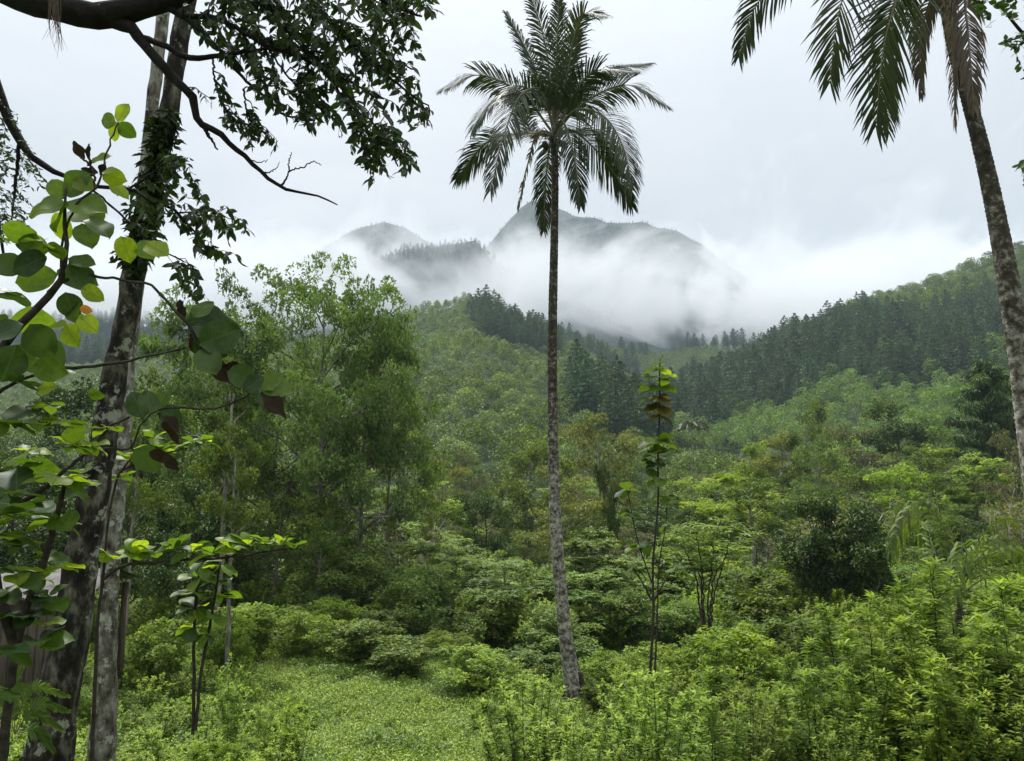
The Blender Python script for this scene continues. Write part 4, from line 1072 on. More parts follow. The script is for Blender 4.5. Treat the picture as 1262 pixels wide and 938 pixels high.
def put_weed(k, x, y, h, label, group=None, name='leafy_weed', widen=1.0):
    a, b, hh = WEEDS[k]; s = h / hh
    e = empty(name, (x, y, G(x, y) - .03), rng.uniform(0, 6.28), (s * widen, s * widen, s)); tag(e, label, 'weed', group)
    link('stem', a, parent=e); link('foliage', b, parent=e)
    return e
def weed_px(k, u, vt, D, label, widen=1.0, **kw):
    x = (u - 631) / FPX * D; return put_weed(k, x, D, P(u, vt, D)[2] - G(x, D), label, widen=widen, **kw)
for k, u, vt, D, lab in [
    ('tall0', 1136, 684, 13.2, 'tallest lime green weed with a straight dark stem, left of the right edge'),
    ('tall1', 1068, 724, 12.6, 'tall lime weed with a thin dark stem, next below the tallest one'),
    ('tall2', 1046, 778, 11.6, 'bright narrow leaved weed in front of the two tallest stems'),
    ('tall3', 1252, 716, 12.2, 'tall feathery green weed cut by the right edge'),
    ('tall1', 1196, 735, 12.8, 'bushy tall weed between the tallest stem and the right edge'),
    ('tall3', 1106, 706, 14.0, 'lime green weed with a spiky top close behind the tallest stem'),
    ('tall1', 1170, 698, 14.4, 'soft topped lime weed reaching up to the drooping fronds'),
    ('tall2', 1218, 704, 13.6, 'thick topped weed under the drooping fronds near the edge'),
    ('tall0', 1024, 742, 14.2, 'narrow leaved lime weed below the dark round bush'),
    ('tall2', 985, 768, 14.5, 'fresh green weed to the left of the tallest stems'),
    ('tall3', 880, 772, 17, 'loose green weed below the fan of dark stems'),
    ('tall0', 612, 806, 17.5, 'bright upright weed standing alone left of the palm foot'),
    ('tall2', 632, 850, 15.5, 'leafy weed with dark stems at the front of the clearing'),
    ('low0', 372, 850, 15, 'thin single stalked weed at the front of the clearing'),
    ('tall1', 300, 800, 15.5, 'dark stemmed weed with drooping leaves below the twin stemmed sapling'),
    ('tall2', 340, 838, 14.5, 'spindly dark weed on the near edge of the clearing'),
]:
    weed_px(k, u, vt, D, lab, widen=1.0 if u > 620 else .6, name='tall_weed')
r = np.random.default_rng(77)
pts = []
for _ in range(9000):
    D = math.sqrt(r.uniform(10.2 ** 2, 32 ** 2)); u = r.uniform(-120, 1400); pts.append(((u - 631) / FPX * D, D))
pts = np.array(pts); pts = pts[thin(pts, .95)]
env_u = [-200, 60, 140, 220, 300, 350, 420, 540, 600, 665, 690, 735, 760, 850, 930, 980, 1050, 1135, 1200, 1300, 1500]
env_v = [750, 765, 780, 796, 822, 860, 912, 900, 838, 818, 822, 820, 805, 780, 778, 755, 735, 712, 710, 708, 700]
n_t = 0
for x, y in pts:
    u = 631 + FPX * x / y
    clearing = (360 - (y - 14) * 3 < u < 590 - (y - 16) * 1.5) or (y > 27 and 230 < u < 560)
    if clearing: continue
    if (x - float(pm.location[0])) ** 2 + (y - 23) ** 2 < .8: continue
    ve = float(np.interp(u, env_u, env_v))
    if 655 < u < 760 and y < 23: ve = 858
    if y > 24: ve = min(ve, 805)
    if 200 < u < 420 and y > 20: ve = 800
    hmax = P(u, ve, y)[2] - G(x, y)
    if hmax < .25: continue
    if u < 620:
        k, nm, cap, lab, grp = (f'low{r.integers(0, 4)}', 'leafy_weed', 1.1, 'knee high lime green weed in the sunlit patch on the left', 'low weeds on the left')
        if r.uniform() < .25: k = f'bush{r.integers(0, 4)}'
    elif u > 960 and y < 18 and r.uniform() < .6:
        k, nm, cap, lab, grp = (f'tall{r.integers(0, 4)}', 'tall_weed', 3.0, 'tall narrow leaved weed in the thick stand at lower right', 'tall weeds at lower right')
    elif y < 24 and r.uniform() < .2:
        k, nm, cap, lab, grp = (f'tall{r.integers(0, 4)}', 'tall_weed', 2.2, 'tall soft weed in the growth round the palm foot', 'tall weeds near the palm foot')
    else:
        k, nm, cap, lab, grp = (f'bush{r.integers(0, 4)}', 'leafy_weed', 1.9, 'bushy bright green weed on the right slope', 'bushy weeds on the right slope')
    h = min(hmax, cap) * r.uniform(.62, 1.0)
    size = 'low' if h < .6 else 'knee high' if h < 1.0 else 'waist high' if h < 1.6 else 'head high'
    near_ = 'in front' if y < 14 else 'second row' if y < 18 else 'further in' if y < 24 else 'at the back'
    tone = 'deeper green' if k in ('bush0', 'bush2') else 'lime green'
    form = 'slender' if k.startswith('tall') else 'bushy' if k.startswith('bush') else 'spreading'
    put_weed(k, x, y, h, f'{size} {tone} {form} weed {near_} {where(x, y)}', 'weeds ' + where(x, y), nm); n_t += 1
print('weeds', n_t)

def tuft(seed, n, R_, ln, hmax, leaf):
    r = np.random.default_rng(seed); mb = MB()
    a = r.uniform(0, 6.28, n); q = R_ * np.sqrt(r.uniform(0, 1, n)); z = hmax * r.uniform(.1, 1, n) * (1 - .5 * (q / R_) ** 2)
    c = np.stack([np.cos(a) * q, np.sin(a) * q, z], -1)
    ax = rand_dirs(n, r) * [1, 1, .5] + [0, 0, .25]
    leaves(mb, c, ax, UP + r.normal(0, .3, (n, 3)), ln * r.uniform(.6, 1.3, n), ln * .5, np.clip(r.normal(.5, .25, n), 0, 1), 0, fold=.12)
    return mb.mesh('ground_plant', [leaf])
TUF = []
for i in range(4):
    x, y = (-2.2 + i * .7, 19.5 + .3 * i)
    t = link('ground_plant', tuft(600 + i, 130, .42, .075, .16 + .05 * (i % 2), LM['cover' if i < 2 else 'cover_dark']), loc=(x, y, G(x, y)))
    tag(t, kind='stuff')
    TUF.append(t)
def cover_pts(n, D0, D1, u0, u1, r):
    D = np.sqrt(r.uniform(D0 ** 2, D1 ** 2, n)); u = r.uniform(u0, u1, n); x = (u - 631) / FPX * D
    return np.stack([x, D, gz(x, D)], -1)
p = cover_pts(15000, 11, 38, -80, 1350, r)
pn = lat_noise(p[:, 0], p[:, 1], .9, 4) + lat_noise(p[:, 0], p[:, 1], 2.6, 5) * .8 + r.normal(0, .35, len(p))
bare = (lat_noise(p[:, 0], p[:, 1], .55, 8) > .72) & (r.uniform(0, 1, len(p)) < .8)
p = p[~bare]; pn = pn[~bare]
scatter('ground_cover', p, r.uniform(0, 6.28, len(p)), r.uniform(.5, 1.2, len(p)) * (1 + .35 * (pn > .5)), np.where(pn > .45, 2, 0) + r.integers(0, 2, len(p)), TUF, .12)
# scattered single stalks in the clearing
for i in range(34):
    D = r.uniform(16, 30); u = r.uniform(330, 600) - (D - 16) * 4; x = (u - 631) / FPX * D
    k = f"{['low', 'bush', 'low'][i % 3]}{r.integers(0, 4)}"
    put_weed(k, x, D, r.uniform(.22, .5), f"{'dark' if i % 2 else 'pale'} little weed among the ground cover of the clearing", 'little weeds in the clearing', 'small_weed', .8)
# undergrowth below the trees
src = []
for k in ('bush0', 'bush1', 'low2'):
    src.append([o for o in SC.objects if o.name.startswith('foliage') and o.data == WEEDS[k][1]][0])
p = cover_pts(2600, 30, 62, -150, 1420, r)
u, _ = to_px(p); keep = ~((p[:, 1] < 36) & (u > 230) & (u < 570)); p = p[keep]
scatter('undergrowth', p, r.uniform(0, 6.28, len(p)), r.uniform(.7, 1.6, len(p)), r.integers(0, 3, len(p)), src, .1)
# ------------------------------------------------------------------ foreground trees and saplings
def px_path(pts, D, o=(0, 0, 0)):
    """[(u, v, width px, [dy])] -> points and radii"""
    c, rad = [], []
    for q in pts:
        dd = D + (q[3] if len(q) > 3 else 0)
        c.append(np.array(P(q[0], q[1], dd)) - np.array(o)); rad.append(q[2] / 2 / FPX * dd)
    return np.array(c), np.array(rad)
def lichen_bark(name, stops, lich, thr, k=7.0):
    return barkmat(name, stops, (8, 8, 4), 1.0, 8, .92, (lich, thr), k)
m_big_bark = lichen_bark('bark_mossy_leaning', [(0.38, (0.006, 0.005, 0.004)), (0.50, (0.022, 0.018, 0.013)), (0.60, (0.09, 0.085, 0.065)), (0.72, (0.20, 0.20, 0.16))], (0.25, 0.26, 0.21), 0.58, 4.5)
m_rear_bark = lichen_bark('bark_rear_pale', [(0.36, (0.025, 0.02, 0.015)), (0.48, (0.10, 0.09, 0.07)), (0.62, (0.24, 0.23, 0.20))], (0.32, 0.32, 0.28), 0.55, 6.0)
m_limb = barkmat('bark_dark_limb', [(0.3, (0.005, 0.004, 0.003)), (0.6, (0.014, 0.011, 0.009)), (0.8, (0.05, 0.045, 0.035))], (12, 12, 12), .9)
m_small_branch = barkmat('bark_small_branch', [(0.3, (0.015, 0.012, 0.009)), (0.7, (0.06, 0.05, 0.038))], (20, 20, 20), .5)

def trunk_thing(pts, D, label, mat, name='leaning_tree', sides=18, knob=.035, n=70, crown=None):
    b = P(pts[0][0], pts[0][1], D); o = np.array((b[0], D, min(G(b[0], D), b[2] + .1)))
    e = empty(name, o); tag(e, label, 'tree')
    c, rad = px_path(pts, D, o); c = np.vstack([[c[0][0] * 1.0, c[0][1], -.4], c]); rad = np.r_[rad[0] * 1.25, rad]
    if c[1][2] < c[0][2]: c, rad = c[1:], rad[1:]
    p = spline(np.c_[c, rad], n); mb = MB()
    wob = 1 + .05 * np.sin(np.linspace(0, 23, n)) + rng.normal(0, .015, n)
    tube(mb, p[:, :3] + rng.normal(0, .004, (n, 3)), p[:, 3] * wob, sides, .5, 0, knob=knob)
    link('trunk', mb.mesh('trunk', [mat], True), parent=e)
    return e, o
tA, oA = trunk_thing([(50, 985, 58), (62, 920, 53), (74, 850, 47), (85, 800, 44), (99, 700, 37), (112, 624, 33), (128, 540, 31), (142, 460, 30), (155, 395, 28), (168, 320, 26), (188, 225, 25), (203, 165, 25), (213, 108, 24), (222, 50, 24), (231, 0, 23), (243, -90, 22), (252, -180, 20)],
            7.5, 'big dark leaning trunk with pale lichen patches, the nearest one on the left', m_big_bark)
tB, oB = trunk_thing([(129, 875, 27), (131, 820, 24), (136, 700, 22), (141, 624, 23), (147, 560, 22), (152, 500, 20), (158, 440, 19), (165, 380, 18), (172, 300, 17), (178, 230, 16), (186, 150, 16), (193, 90, 16), (201, 20, 15), (208, -60, 14), (214, -140, 13)],
            12, 'paler mottled trunk leaning just behind the big dark one', m_rear_bark)
def top_crown(e, o, u, v, D, seed, leaf, rad):
    """the head of the leaning tree, above the picture"""
    r = np.random.default_rng(seed); tb, lb = MB(), MB(); c0 = np.array(P(u, v, D)) - o
    for i in range(9):
        a = i * 2.4; e2 = c0 + [math.cos(a) * rad * .6, math.sin(a) * rad * .6, rad * r.uniform(.3, 1.0)]
        p = wiggle(c0, e2, 5, .12, .05, r); tube(tb, p, np.linspace(.06, .015, 5), 5)
        for q in range(3): clump(lb, p[2 + q], rad * .33, 60, .16, .07, r, 0, .45, .15, .6, .3)
    link('branches', tb.mesh('branches', [m_limb]), parent=e); tag(link('crown', lb.mesh('crown', [leaf]), parent=e), kind='stuff')
top_crown(tA, oA, 252, -180, 7.5, 701, LM['dark'], 1.0)
top_crown(tB, oB, 214, -140, 12, 702, LM['dark'], 1.5)

# ---------------- leaf meshes used one by one
def leaf_mesh(name, outline, mat, nx=8, fold=.18, bend=.25, wave=.03, seed=0, ny=2):
    """leaf 1 long along +X, half width given by outline(t); normal +Z"""
    r = np.random.default_rng(seed); V, F = [], []
    ph = r.uniform(0, 6)
    for i in range(nx + 1):
        t = i / nx; w = outline(t)
        zc = -bend * t * t + wave * math.sin(ph + t * 5)
        for j in range(-ny, ny + 1):
            s = j / ny
            V.append((t, w * s, zc + fold * w * abs(s) ** 1.3 + wave * math.sin(ph * 2 + t * 9 + s * 2) * abs(s)))
    k = 2 * ny + 1
    for i in range(nx):
        for j in range(2 * ny): F.append((i * k + j, i * k + j + 1, (i + 1) * k + j + 1, (i + 1) * k + j))
    return mesh_np(name, V, np.array(F), np.full(len(V), .5), [mat], None, True)
obov = lambda t: .33 * (math.sin(math.pi * t ** 1.35) ** .75 if 0 < t < 1 else .0) + .012 * (1 - t)
oval = lambda t: .42 * (math.sin(math.pi * t ** .95) ** .62 if 0 < t < 1 else 0) + .01 * (1 - t)
lanc = lambda t: .20 * (math.sin(math.pi * t ** .85) ** .9 if 0 < t < 1 else 0) + .008
def bigleafmat(name, c1, c2, vein, trans=.45, rough=.35, spec=.4, holes=None):
    m, n, l, out = newmat(name)
    te = N(n, 'ShaderNodeTexCoord'); sp = N(n, 'ShaderNodeSeparateXYZ'); l.new(te.outputs['Object'], sp.inputs[0])
    ay = math_node(n, l, 'ABSOLUTE', sp.outputs[1])
    w = math_node(n, l, 'MULTIPLY_ADD', ay, -7.0, math_node(n, l, 'MULTIPLY', sp.outputs[0], 11.0)); w = math_node(n, l, 'PINGPONG', w, .5)
    side = maprange(n, l, w, .0, .07, 1, 0); mid = maprange(n, l, ay, .006, .016, 1, 0)
    v = math_node(n, l, 'MAXIMUM', math_node(n, l, 'MULTIPLY', side, .8), mid)
    no = N(n, 'ShaderNodeTexNoise'); l.new(te.outputs['Object'], no.inputs['Vector']); no.inputs['Scale'].default_value = 5; no.inputs['Detail'].default_value = 7; no.inputs['Roughness'].default_value = .65
    oi = N(n, 'ShaderNodeObjectInfo'); f = math_node(n, l, 'ADD', no.outputs[0], maprange(n, l, oi.outputs['Random'], 0, 1, -.22, .22))
    c = ramp(n, l, f, [(.3, c1), (.7, c2)])
    mx = N(n, 'ShaderNodeMix', data_type='RGBA'); l.new(v, mx.inputs[0]); l.new(c, mx.inputs[6]); mx.inputs[7].default_value = (*vein, 1)
    col = mx.outputs[2]
    if holes:
        n2 = N(n, 'ShaderNodeTexNoise'); l.new(te.outputs['Object'], n2.inputs['Vector']); n2.inputs['Scale'].default_value = 3.1; n2.inputs['Detail'].default_value = 5
        fb = maprange(n, l, n2.outputs[0], holes, holes + .05, 0, 1); m2_ = N(n, 'ShaderNodeMix', data_type='RGBA'); l.new(fb, m2_.inputs[0]); l.new(col, m2_.inputs[6]); m2_.inputs[7].default_value = (.05, .03, .015, 1); col = m2_.outputs[2]
    b = N(n, 'ShaderNodeBsdfPrincipled'); l.new(col, b.inputs['Base Color']); b.inputs['Roughness'].default_value = rough; b.inputs['Specular IOR Level'].default_value = spec
    t = N(n, 'ShaderNodeBsdfTranslucent'); mt_ = N(n, 'ShaderNodeMix', data_type='RGBA', blend_type='MULTIPLY'); mt_.inputs[0].default_value = 1; l.new(col, mt_.inputs[6]); mt_.inputs[7].default_value = (1.35, 1.4, .5, 1); l.new(mt_.outputs[2], t.inputs['Color'])
    ms = N(n, 'ShaderNodeMixShader'); ms.inputs[0].default_value = trans; l.new(b.outputs[0], ms.inputs[1]); l.new(t.outputs[0], ms.inputs[2]); l.new(ms.outputs[0], out.inputs['Surface'])
    return m
BL = {'lime': bigleafmat('big_leaf_lime', (.15, .21, .015), (.27, .34, .035), (.09, .14, .015), .62, .45, .22, holes=.66),
      'green': bigleafmat('big_leaf_green', (.05, .095, .012), (.12, .19, .022), (.10, .16, .03), .48, .45, .22, holes=.68),
      'dark': bigleafmat('big_leaf_dark', (.02, .045, .010), (.05, .09, .018), (.06, .10, .03), .3, .5, .2),
      'dead': bigleafmat('big_leaf_withered', (.010, .007, .004), (.035, .024, .014), (.02, .013, .008), .1, .8, .1),
      'orange': bigleafmat('big_leaf_orange', (.42, .16, .02), (.55, .25, .03), (.3, .12, .02), .5),
      'purple': bigleafmat('big_leaf_bronze', (.06, .06, .014), (.13, .11, .025), (.05, .04, .02), .4, .5, .2)}
def ragged(seed):
    q = np.random.default_rng(seed + 3).uniform(.45, 1.1, 6)
    return lambda t: (.27 * (math.sin(math.pi * t ** .95) ** .6 if 0 < t < 1 else 0) * float(np.interp(t * 5, range(6), q)) + .01)
OV = {k: [leaf_mesh('leaf', ragged(i) if k == 'dead' else oval, m, nx=12 if k == 'dead' else 8, seed=i, bend=.2 + .12 * i, wave=.045 + .04 * (k == 'dead')) for i in range(3)] for k, m in BL.items()}
OB = {k: [leaf_mesh('leaf', obov, m, seed=i + 5, bend=.18 + .15 * i, wave=.018) for i in range(3)] for k, m in BL.items()}
XR = np.array([1.0, 0, 0]); YF = np.array([0, math.cos(TH), math.sin(TH)]); ZU = np.array([0, -math.sin(TH), math.cos(TH)])
def leaf_obj(parent, me, pos, axis, normal, size):
    ax = unit(np.asarray(axis, float)); nr = np.asarray(normal, float); sd = unit(np.cross(nr, ax)); nr = np.cross(ax, sd)
    o = bpy.data.objects.new('leaf', me); COL.objects.link(o); o.parent = parent
    M = Matrix(((ax[0], sd[0], nr[0], pos[0]), (ax[1], sd[1], nr[1], pos[1]), (ax[2], sd[2], nr[2], pos[2]), (0, 0, 0, 1)))
    sx = size if not hasattr(size, '__len__') else size[0]; sy = size if not hasattr(size, '__len__') else size[1]
    o.matrix_local = M @ Matrix.Diagonal((sx, sy, sx, 1))
    return o
def leaf_px(parent, o, fam, kind, u, v, ang, size, D, tilt=None, r=rng):
    """leaf whose stalk end is at pixel (u, v); ang: direction in the view plane, size in px"""
    a = math.radians(ang); ax = XR * math.cos(a) + ZU * math.sin(a) + YF * r.normal(0, .3)
    nr = -YF * r.uniform(.5, 1) + np.array([0, 0, r.uniform(-.1, .8)]) + XR * r.normal(0, .3) if tilt is None else np.array(tilt)
    me = fam[kind][r.integers(0, 3)]
    lo = leaf_obj(parent, me, np.array(P(u, v, D)) - o, ax, nr, size / FPX * D)
    return lo
def rosette(parent, o, fam, kinds, u, v, n, size, D, r, up=.25, spread=1.0, base=None):
    c = np.array(P(u, v, D)) - o if base is None else base
    a0 = r.uniform(0, 6.28)
    for i in range(n):
        a = a0 + i * 2.399; el = r.normal(up, .3)
        ax = np.array([math.cos(a) * math.cos(el), math.sin(a) * math.cos(el), math.sin(el)])
        nr = np.array([0, 0, 1.0]) - ax * ax[2] + r.normal(0, .25, 3)
        s = size / FPX * D * r.uniform(.7, 1.15)
        leaf_obj(parent, fam[kinds[r.integers(0, len(kinds))]][r.integers(0, 3)], c + ax * s * .08, ax, nr, s)

# ---------------- large leaved sapling at the left edge
r = np.random.default_rng(901)
DS = 4.2
oS = np.array((P(-30, 900, DS)[0], DS, G(P(-30, 900, DS)[0], DS)))
sap = empty('large_leaved_sapling', oS); tag(sap, 'large leaved sapling with big round backlit leaves filling the left edge', 'sapling')
def stem(parent, o, pts, D, name='branch', mat=m_small_branch, n=26, sides=7, amp=.003):
    c, rad = px_path(pts, D, o); p = spline(np.c_[c, rad], n); mb = MB()
    tube(mb, p[:, :3] + rng.normal(0, amp, (n, 3)), np.maximum(p[:, 3], .0012), sides, .5, 0, knob=.06)
    return link(name, mb.mesh(name, [mat], True), parent=parent)
stem(sap, oS, [(-30, 1180, 18), (-10, 1000, 15), (8, 890, 11), (20, 800, 9), (40, 730, 8), (58, 680, 8), (72, 630, 6), (82, 590, 5)], DS, 'trunk')
stem(sap, oS, [(20, 800, 13), (-10, 700, 13), (-40, 560, 13), (-30, 480, 12), (0, 432, 11), (38, 388, 10), (75, 345, 8), (82, 312, 6), (80, 262, 4), (81, 232, 3)], DS)
stem(sap, oS, [(-40, 520, 9), (0, 482, 5), (60, 457, 4), (130, 450, 4), (180, 440, 3), (228, 430, 2.5)], DS)
stem(sap, oS, [(60, 360, 6), (95, 338, 4), (130, 342, 3.5), (160, 347, 3.5), (187, 352, 3.5), (202, 368, 3.5), (218, 384, 4), (232, 400, 5), (248, 430, 6)], DS)
stem(sap, oS, [(0, 630, 7), (40, 612, 6), (80, 580, 5), (118, 545, 4), (142, 522, 3), (160, 515, 3)], DS)
stem(sap, oS, [(100, 562, 3), (130, 552, 2.5), (160, 553, 2.5), (178, 518, 2), (196, 505, 2.5), (230, 503, 2.5), (270, 502, 2.5), (300, 490, 2.5), (318, 476, 2.5)], DS)
stem(sap, oS, [(75, 330, 4), (80, 285, 3), (100, 245, 3), (118, 232, 3), (128, 200, 2.5), (137, 172, 2.2), (145, 150, 2)], DS)
stem(sap, oS, [(118, 232, 3), (112, 205, 3), (98, 193, 2.5)], DS)
LP = lambda k, u, v, a, s, **kw: leaf_px(sap, oS, OV, k, u, v, a, s, DS + r.normal(0, .12), r=r, **kw)
for k, u, v, a, s in [('lime', 145, 150, 62, 27), ('lime', 144, 150, -105, 25), ('green', 144, 151, 168, 32), ('green', 146, 151, -48, 32),
    ('dead', 104, 196, 120, 34), ('dead', 110, 205, 100, 36), ('dead', 120, 214, 160, 26), ('dead', 122, 215, 70, 20), ('lime', 112, 200, 30, 26), ('lime', 122, 212, 10, 24), ('lime', 128, 215, -15, 28), ('lime', 135, 228, -20, 26), ('lime', 90, 222, -15, 40),
    ('green', 78, 245, 120, 38), ('lime', 80, 250, -165, 62), ('green', 82, 250, -145, 60), ('green', 82, 248, -10, 66), ('lime', 92, 255, -25, 68), ('green', 78, 240, 40, 55), ('lime', 80, 262, -110, 46), ('green', 76, 250, 175, 45),
    ('lime', 150, 292, -65, 40), ('lime', 180, 300, -20, 44), ('green', 172, 296, -50, 40), ('green', 110, 268, -30, 52), ('green', 100, 275, -60, 46),
    ('green', 60, 310, 160, 46), ('dark', 58, 318, 200, 52), ('green', 84, 320, 0, 40), ('dark', 84, 325, -40, 50), ('green', 70, 335, -10, 60), ('dark', 30, 330, 170, 50), ('green', 20, 350, 20, 60), ('dark', 80, 360, -70, 44),
    ('lime', 100, 356, -20, 34), ('green', 92, 370, -80, 40), ('orange', 98, 381, 0, 14), ('lime', 82, 398, -165, 26), ('lime', 80, 400, -58, 40), ('lime', 100, 392, -30, 36), ('green', 98, 385, -100, 26),
    ('dark', 30, 400, 200, 60), ('dark', 36, 400, -60, 60), ('green', 10, 430, -30, 50), ('dark', 20, 425, -100, 60), ('dark', 50, 420, -45, 50), ('lime', 45, 480, 10, 32), ('green', 60, 470, 40, 40), ('green', 40, 452, -10, 46),
    ('green', 108, 482, -30, 20)]:
    LP(k, u, v, a, s * (.8 if s > 30 else 1))
for u, v, n, s, kk in [(15, 300, 5, 46, ['green', 'dark']), (-15, 360, 5, 60, ['green', 'dark']), (18, 470, 5, 50, ['dark', 'green']), (0, 520, 6, 56, ['dark', 'green']), (48, 520, 6, 44, ['green', 'dark', 'lime']), (90, 548, 6, 34, ['green', 'lime']), (70, 590, 6, 44, ['dark', 'green', 'lime']),
                       (112, 548, 6, 24, ['lime', 'green']), (132, 528, 5, 24, ['lime', 'green']), (20, 575, 6, 54, ['dark', 'green']), (95, 600, 5, 34, ['dark', 'green']), (30, 630, 6, 50, ['dark', 'green']), (72, 640, 6, 44, ['dark', 'green']), (-10, 660, 5, 52, ['dark', 'green']),
                       (58, 688, 5, 34, ['green', 'dark']), (20, 705, 6, 40, ['green', 'dark', 'lime']), (60, 735, 6, 36, ['dark', 'green']), (20, 760, 6, 42, ['dark', 'green']), (48, 790, 6, 40, ['dark', 'dark', 'green']), (-5, 800, 5, 46, ['dark', 'green']), (75, 700, 4, 32, ['lime', 'green']), (12, 850, 4, 36, ['dark', 'green']),
                       (36, 555, 5, 26, ['lime', 'green']), (60, 500, 5, 28, ['green', 'lime']), (84, 520, 5, 24, ['lime', 'green']), (12, 610, 6, 34, ['dark', 'green']), (50, 620, 6, 28, ['green', 'dark']), (100, 585, 5, 22, ['lime', 'green']), (30, 672, 6, 30, ['dark', 'green']), (45, 712, 6, 26, ['lime', 'green']), (10, 730, 6, 30, ['dark', 'green']), (38, 760, 6, 26, ['green', 'dark']), (60, 770, 5, 24, ['green', 'lime']), (10, 640, 5, 30, ['lime', 'green']),
                       (5, 395, 5, 56, ['dark', 'green']), (55, 300, 4, 36, ['green', 'lime'])]:
    rosette(sap, oS, OV, kk, u, v, n, s * .86, DS + r.normal(0, .25), r, .1)
for k, u, v, a, s in [('green', 240, 392, 60, 30), ('dark', 232, 398, 20, 46), ('dark', 238, 404, 5, 56), ('dark', 246, 425, 25, 52), ('dark', 240, 420, -35, 40), ('dead', 226, 392, 110, 26), ('dead', 232, 412, -60, 42), ('dark', 246, 430, -50, 40), ('dead', 256, 446, -30, 48), ('dead', 262, 452, -15, 50), ('dark', 280, 458, -20, 38),
                      ('dark', 300, 482, 40, 30), ('green', 316, 476, 25, 34), ('lime', 318, 474, 8, 36), ('dark', 316, 478, -20, 40), ('dead', 322, 482, -45, 46), ('green', 318, 476, -5, 44),
                      ('dark', 178, 515, 110, 36), ('green', 190, 508, 70, 32), ('dark', 184, 510, 90, 30), ('dead', 196, 508, -50, 40), ('dead', 205, 520, -70, 30), ('dark', 196, 505, -20, 30), ('dead', 186, 556, -30, 34), ('dead', 200, 562, -50, 28), ('dark', 168, 553, -40, 36)]:
    LP(k, u, v, a, s)

# ---------------- sapling with the level branch, right of the leaning trunks
DB = 9.0
oB2 = np.array((P(150, 900, DB)[0], DB, G(P(150, 900, DB)[0], DB)))
sb = empty('fresh_leaved_sapling', oB2); tag(sb, 'sapling whose level branch carries a row of fresh upright leaves to the right', 'sapling')
stem(sb, oB2, [(112, 960, 5), (117, 850, 4.5), (121, 760, 4), (128, 700, 3.5), (134, 640, 3), (150, 580, 2.5), (165, 560, 2)], DB, 'trunk')
stem(sb, oB2, [(126, 715, 4), (150, 698, 4), (190, 694, 3.5), (230, 690, 3), (270, 688, 3), (305, 684, 2.5), (340, 678, 2), (362, 676, 1.5)], DB)
stem(sb, oB2, [(150, 580, 3), (180, 567, 2.5), (215, 556, 2), (248, 548, 1.5)], DB)
for u, v, n, s in [(142, 690, 6, 24), (165, 686, 6, 26), (188, 684, 6, 26), (212, 680, 7, 26), (236, 680, 7, 25), (262, 682, 6, 24), (285, 676, 5, 24), (306, 672, 7, 24), (326, 670, 7, 23), (345, 672, 6, 20), (362, 676, 5, 16)]:
    rosette(sb, oB2, OB, ['lime', 'green', 'green'], u, v, n, s, DB, r, .55)
for u, v, n, s in [(158, 568, 6, 24), (178, 562, 6, 22), (198, 556, 7, 24), (220, 550, 7, 22), (240, 545, 6, 20), (252, 545, 5, 18), (190, 540, 5, 20), (150, 590, 5, 22)]:
    rosette(sb, oB2, OB, ['lime', 'green'], u, v, n, s, DB, r, .35)

# ---------------- twin stemmed sapling in front of the clearing
DT = 11.5
oT = np.array((P(243, 900, DT)[0], DT, G(P(243, 900, DT)[0], DT)))
tw = empty('twin_stemmed_sapling', oT); tag(tw, 'twin stemmed sapling with drooping oval leaves standing in the lime green weeds', 'sapling')
stem(tw, oT, [(238, 905, 4), (239, 830, 4), (240, 760, 3.5), (243, 720, 3), (250, 690, 2)], DT, 'trunk')
stem(tw, oT, [(241, 900, 4), (248, 830, 4), (257, 780, 3.5), (266, 730, 3), (272, 692, 2)], DT)
for u, v, n, s in [(240, 772, 5, 24), (240, 750, 6, 27), (241, 730, 6, 27), (244, 712, 6, 26), (250, 694, 6, 24), (256, 780, 5, 22), (262, 758, 6, 24), (266, 736, 6, 26), (269, 716, 6, 25), (272, 696, 7, 24)]:
    rosette(tw, oT, OB, ['green', 'green', 'lime', 'dark'], u, v, n, s, DT, r, -.05)

# ---------------- tall thin sapling with tiers of broad leaves, right of the middle
DK = 20.0
oK = np.array((P(806, 845, DK)[0], DK, G(P(806, 845, DK)[0], DK)))
tk = empty('tall_sapling', oK); tag(tk, 'tall thin sapling with two tiers of broad leaves rising above the valley trees', 'sapling')
stem(tk, oK, [(800, 850, 3.6), (805, 760, 3), (805, 690, 2.8), (811, 620, 2.4), (811, 560, 2.2), (813, 500, 2), (813, 448, 1.5)], DK, 'trunk')
stem(tk, oK, [(806, 850, 2.5), (810, 760, 2), (813, 690, 1.6), (820, 650, 1.3), (823, 612, 1)], DK)
stem(tk, oK, [(804, 720, 2), (790, 680, 1.6), (779, 635, 1.3), (774, 605, 1)], DK)
for v, n, s in [(448, 4, 12), (456, 4, 17), (466, 5, 20), (477, 5, 22), (489, 5, 22), (501, 5, 21), (511, 4, 18)]:
    rosette(tk, oK, OV, ['green', 'green', 'lime'] if v < 480 else ['purple', 'green', 'purple'], 812, v, n, s, DK, r, .28 - (v - 448) * .006)
leaf_px(tk, oK, OV, 'lime', 814, 535, -30, 12, DK, r=r)
for v, n, s, kk in [(545, 7, 22, ['purple', 'green']), (558, 7, 25, ['green']), (573, 6, 23, ['green', 'dark']), (590, 5, 20, ['dark', 'green'])]:
    rosette(tk, oK, OV, kk, 811, v, n, s, DK, r, .05)
for u, v, n, s in [(774, 604, 5, 18), (779, 632, 5, 19), (790, 672, 4, 18), (820, 645, 3, 14), (823, 612, 4, 15), (830, 700, 3, 15), (780, 700, 3, 16)]:
    rosette(tk, oK, OV, ['green', 'dark', 'green'], u, v, n, s, DK, r, 0)
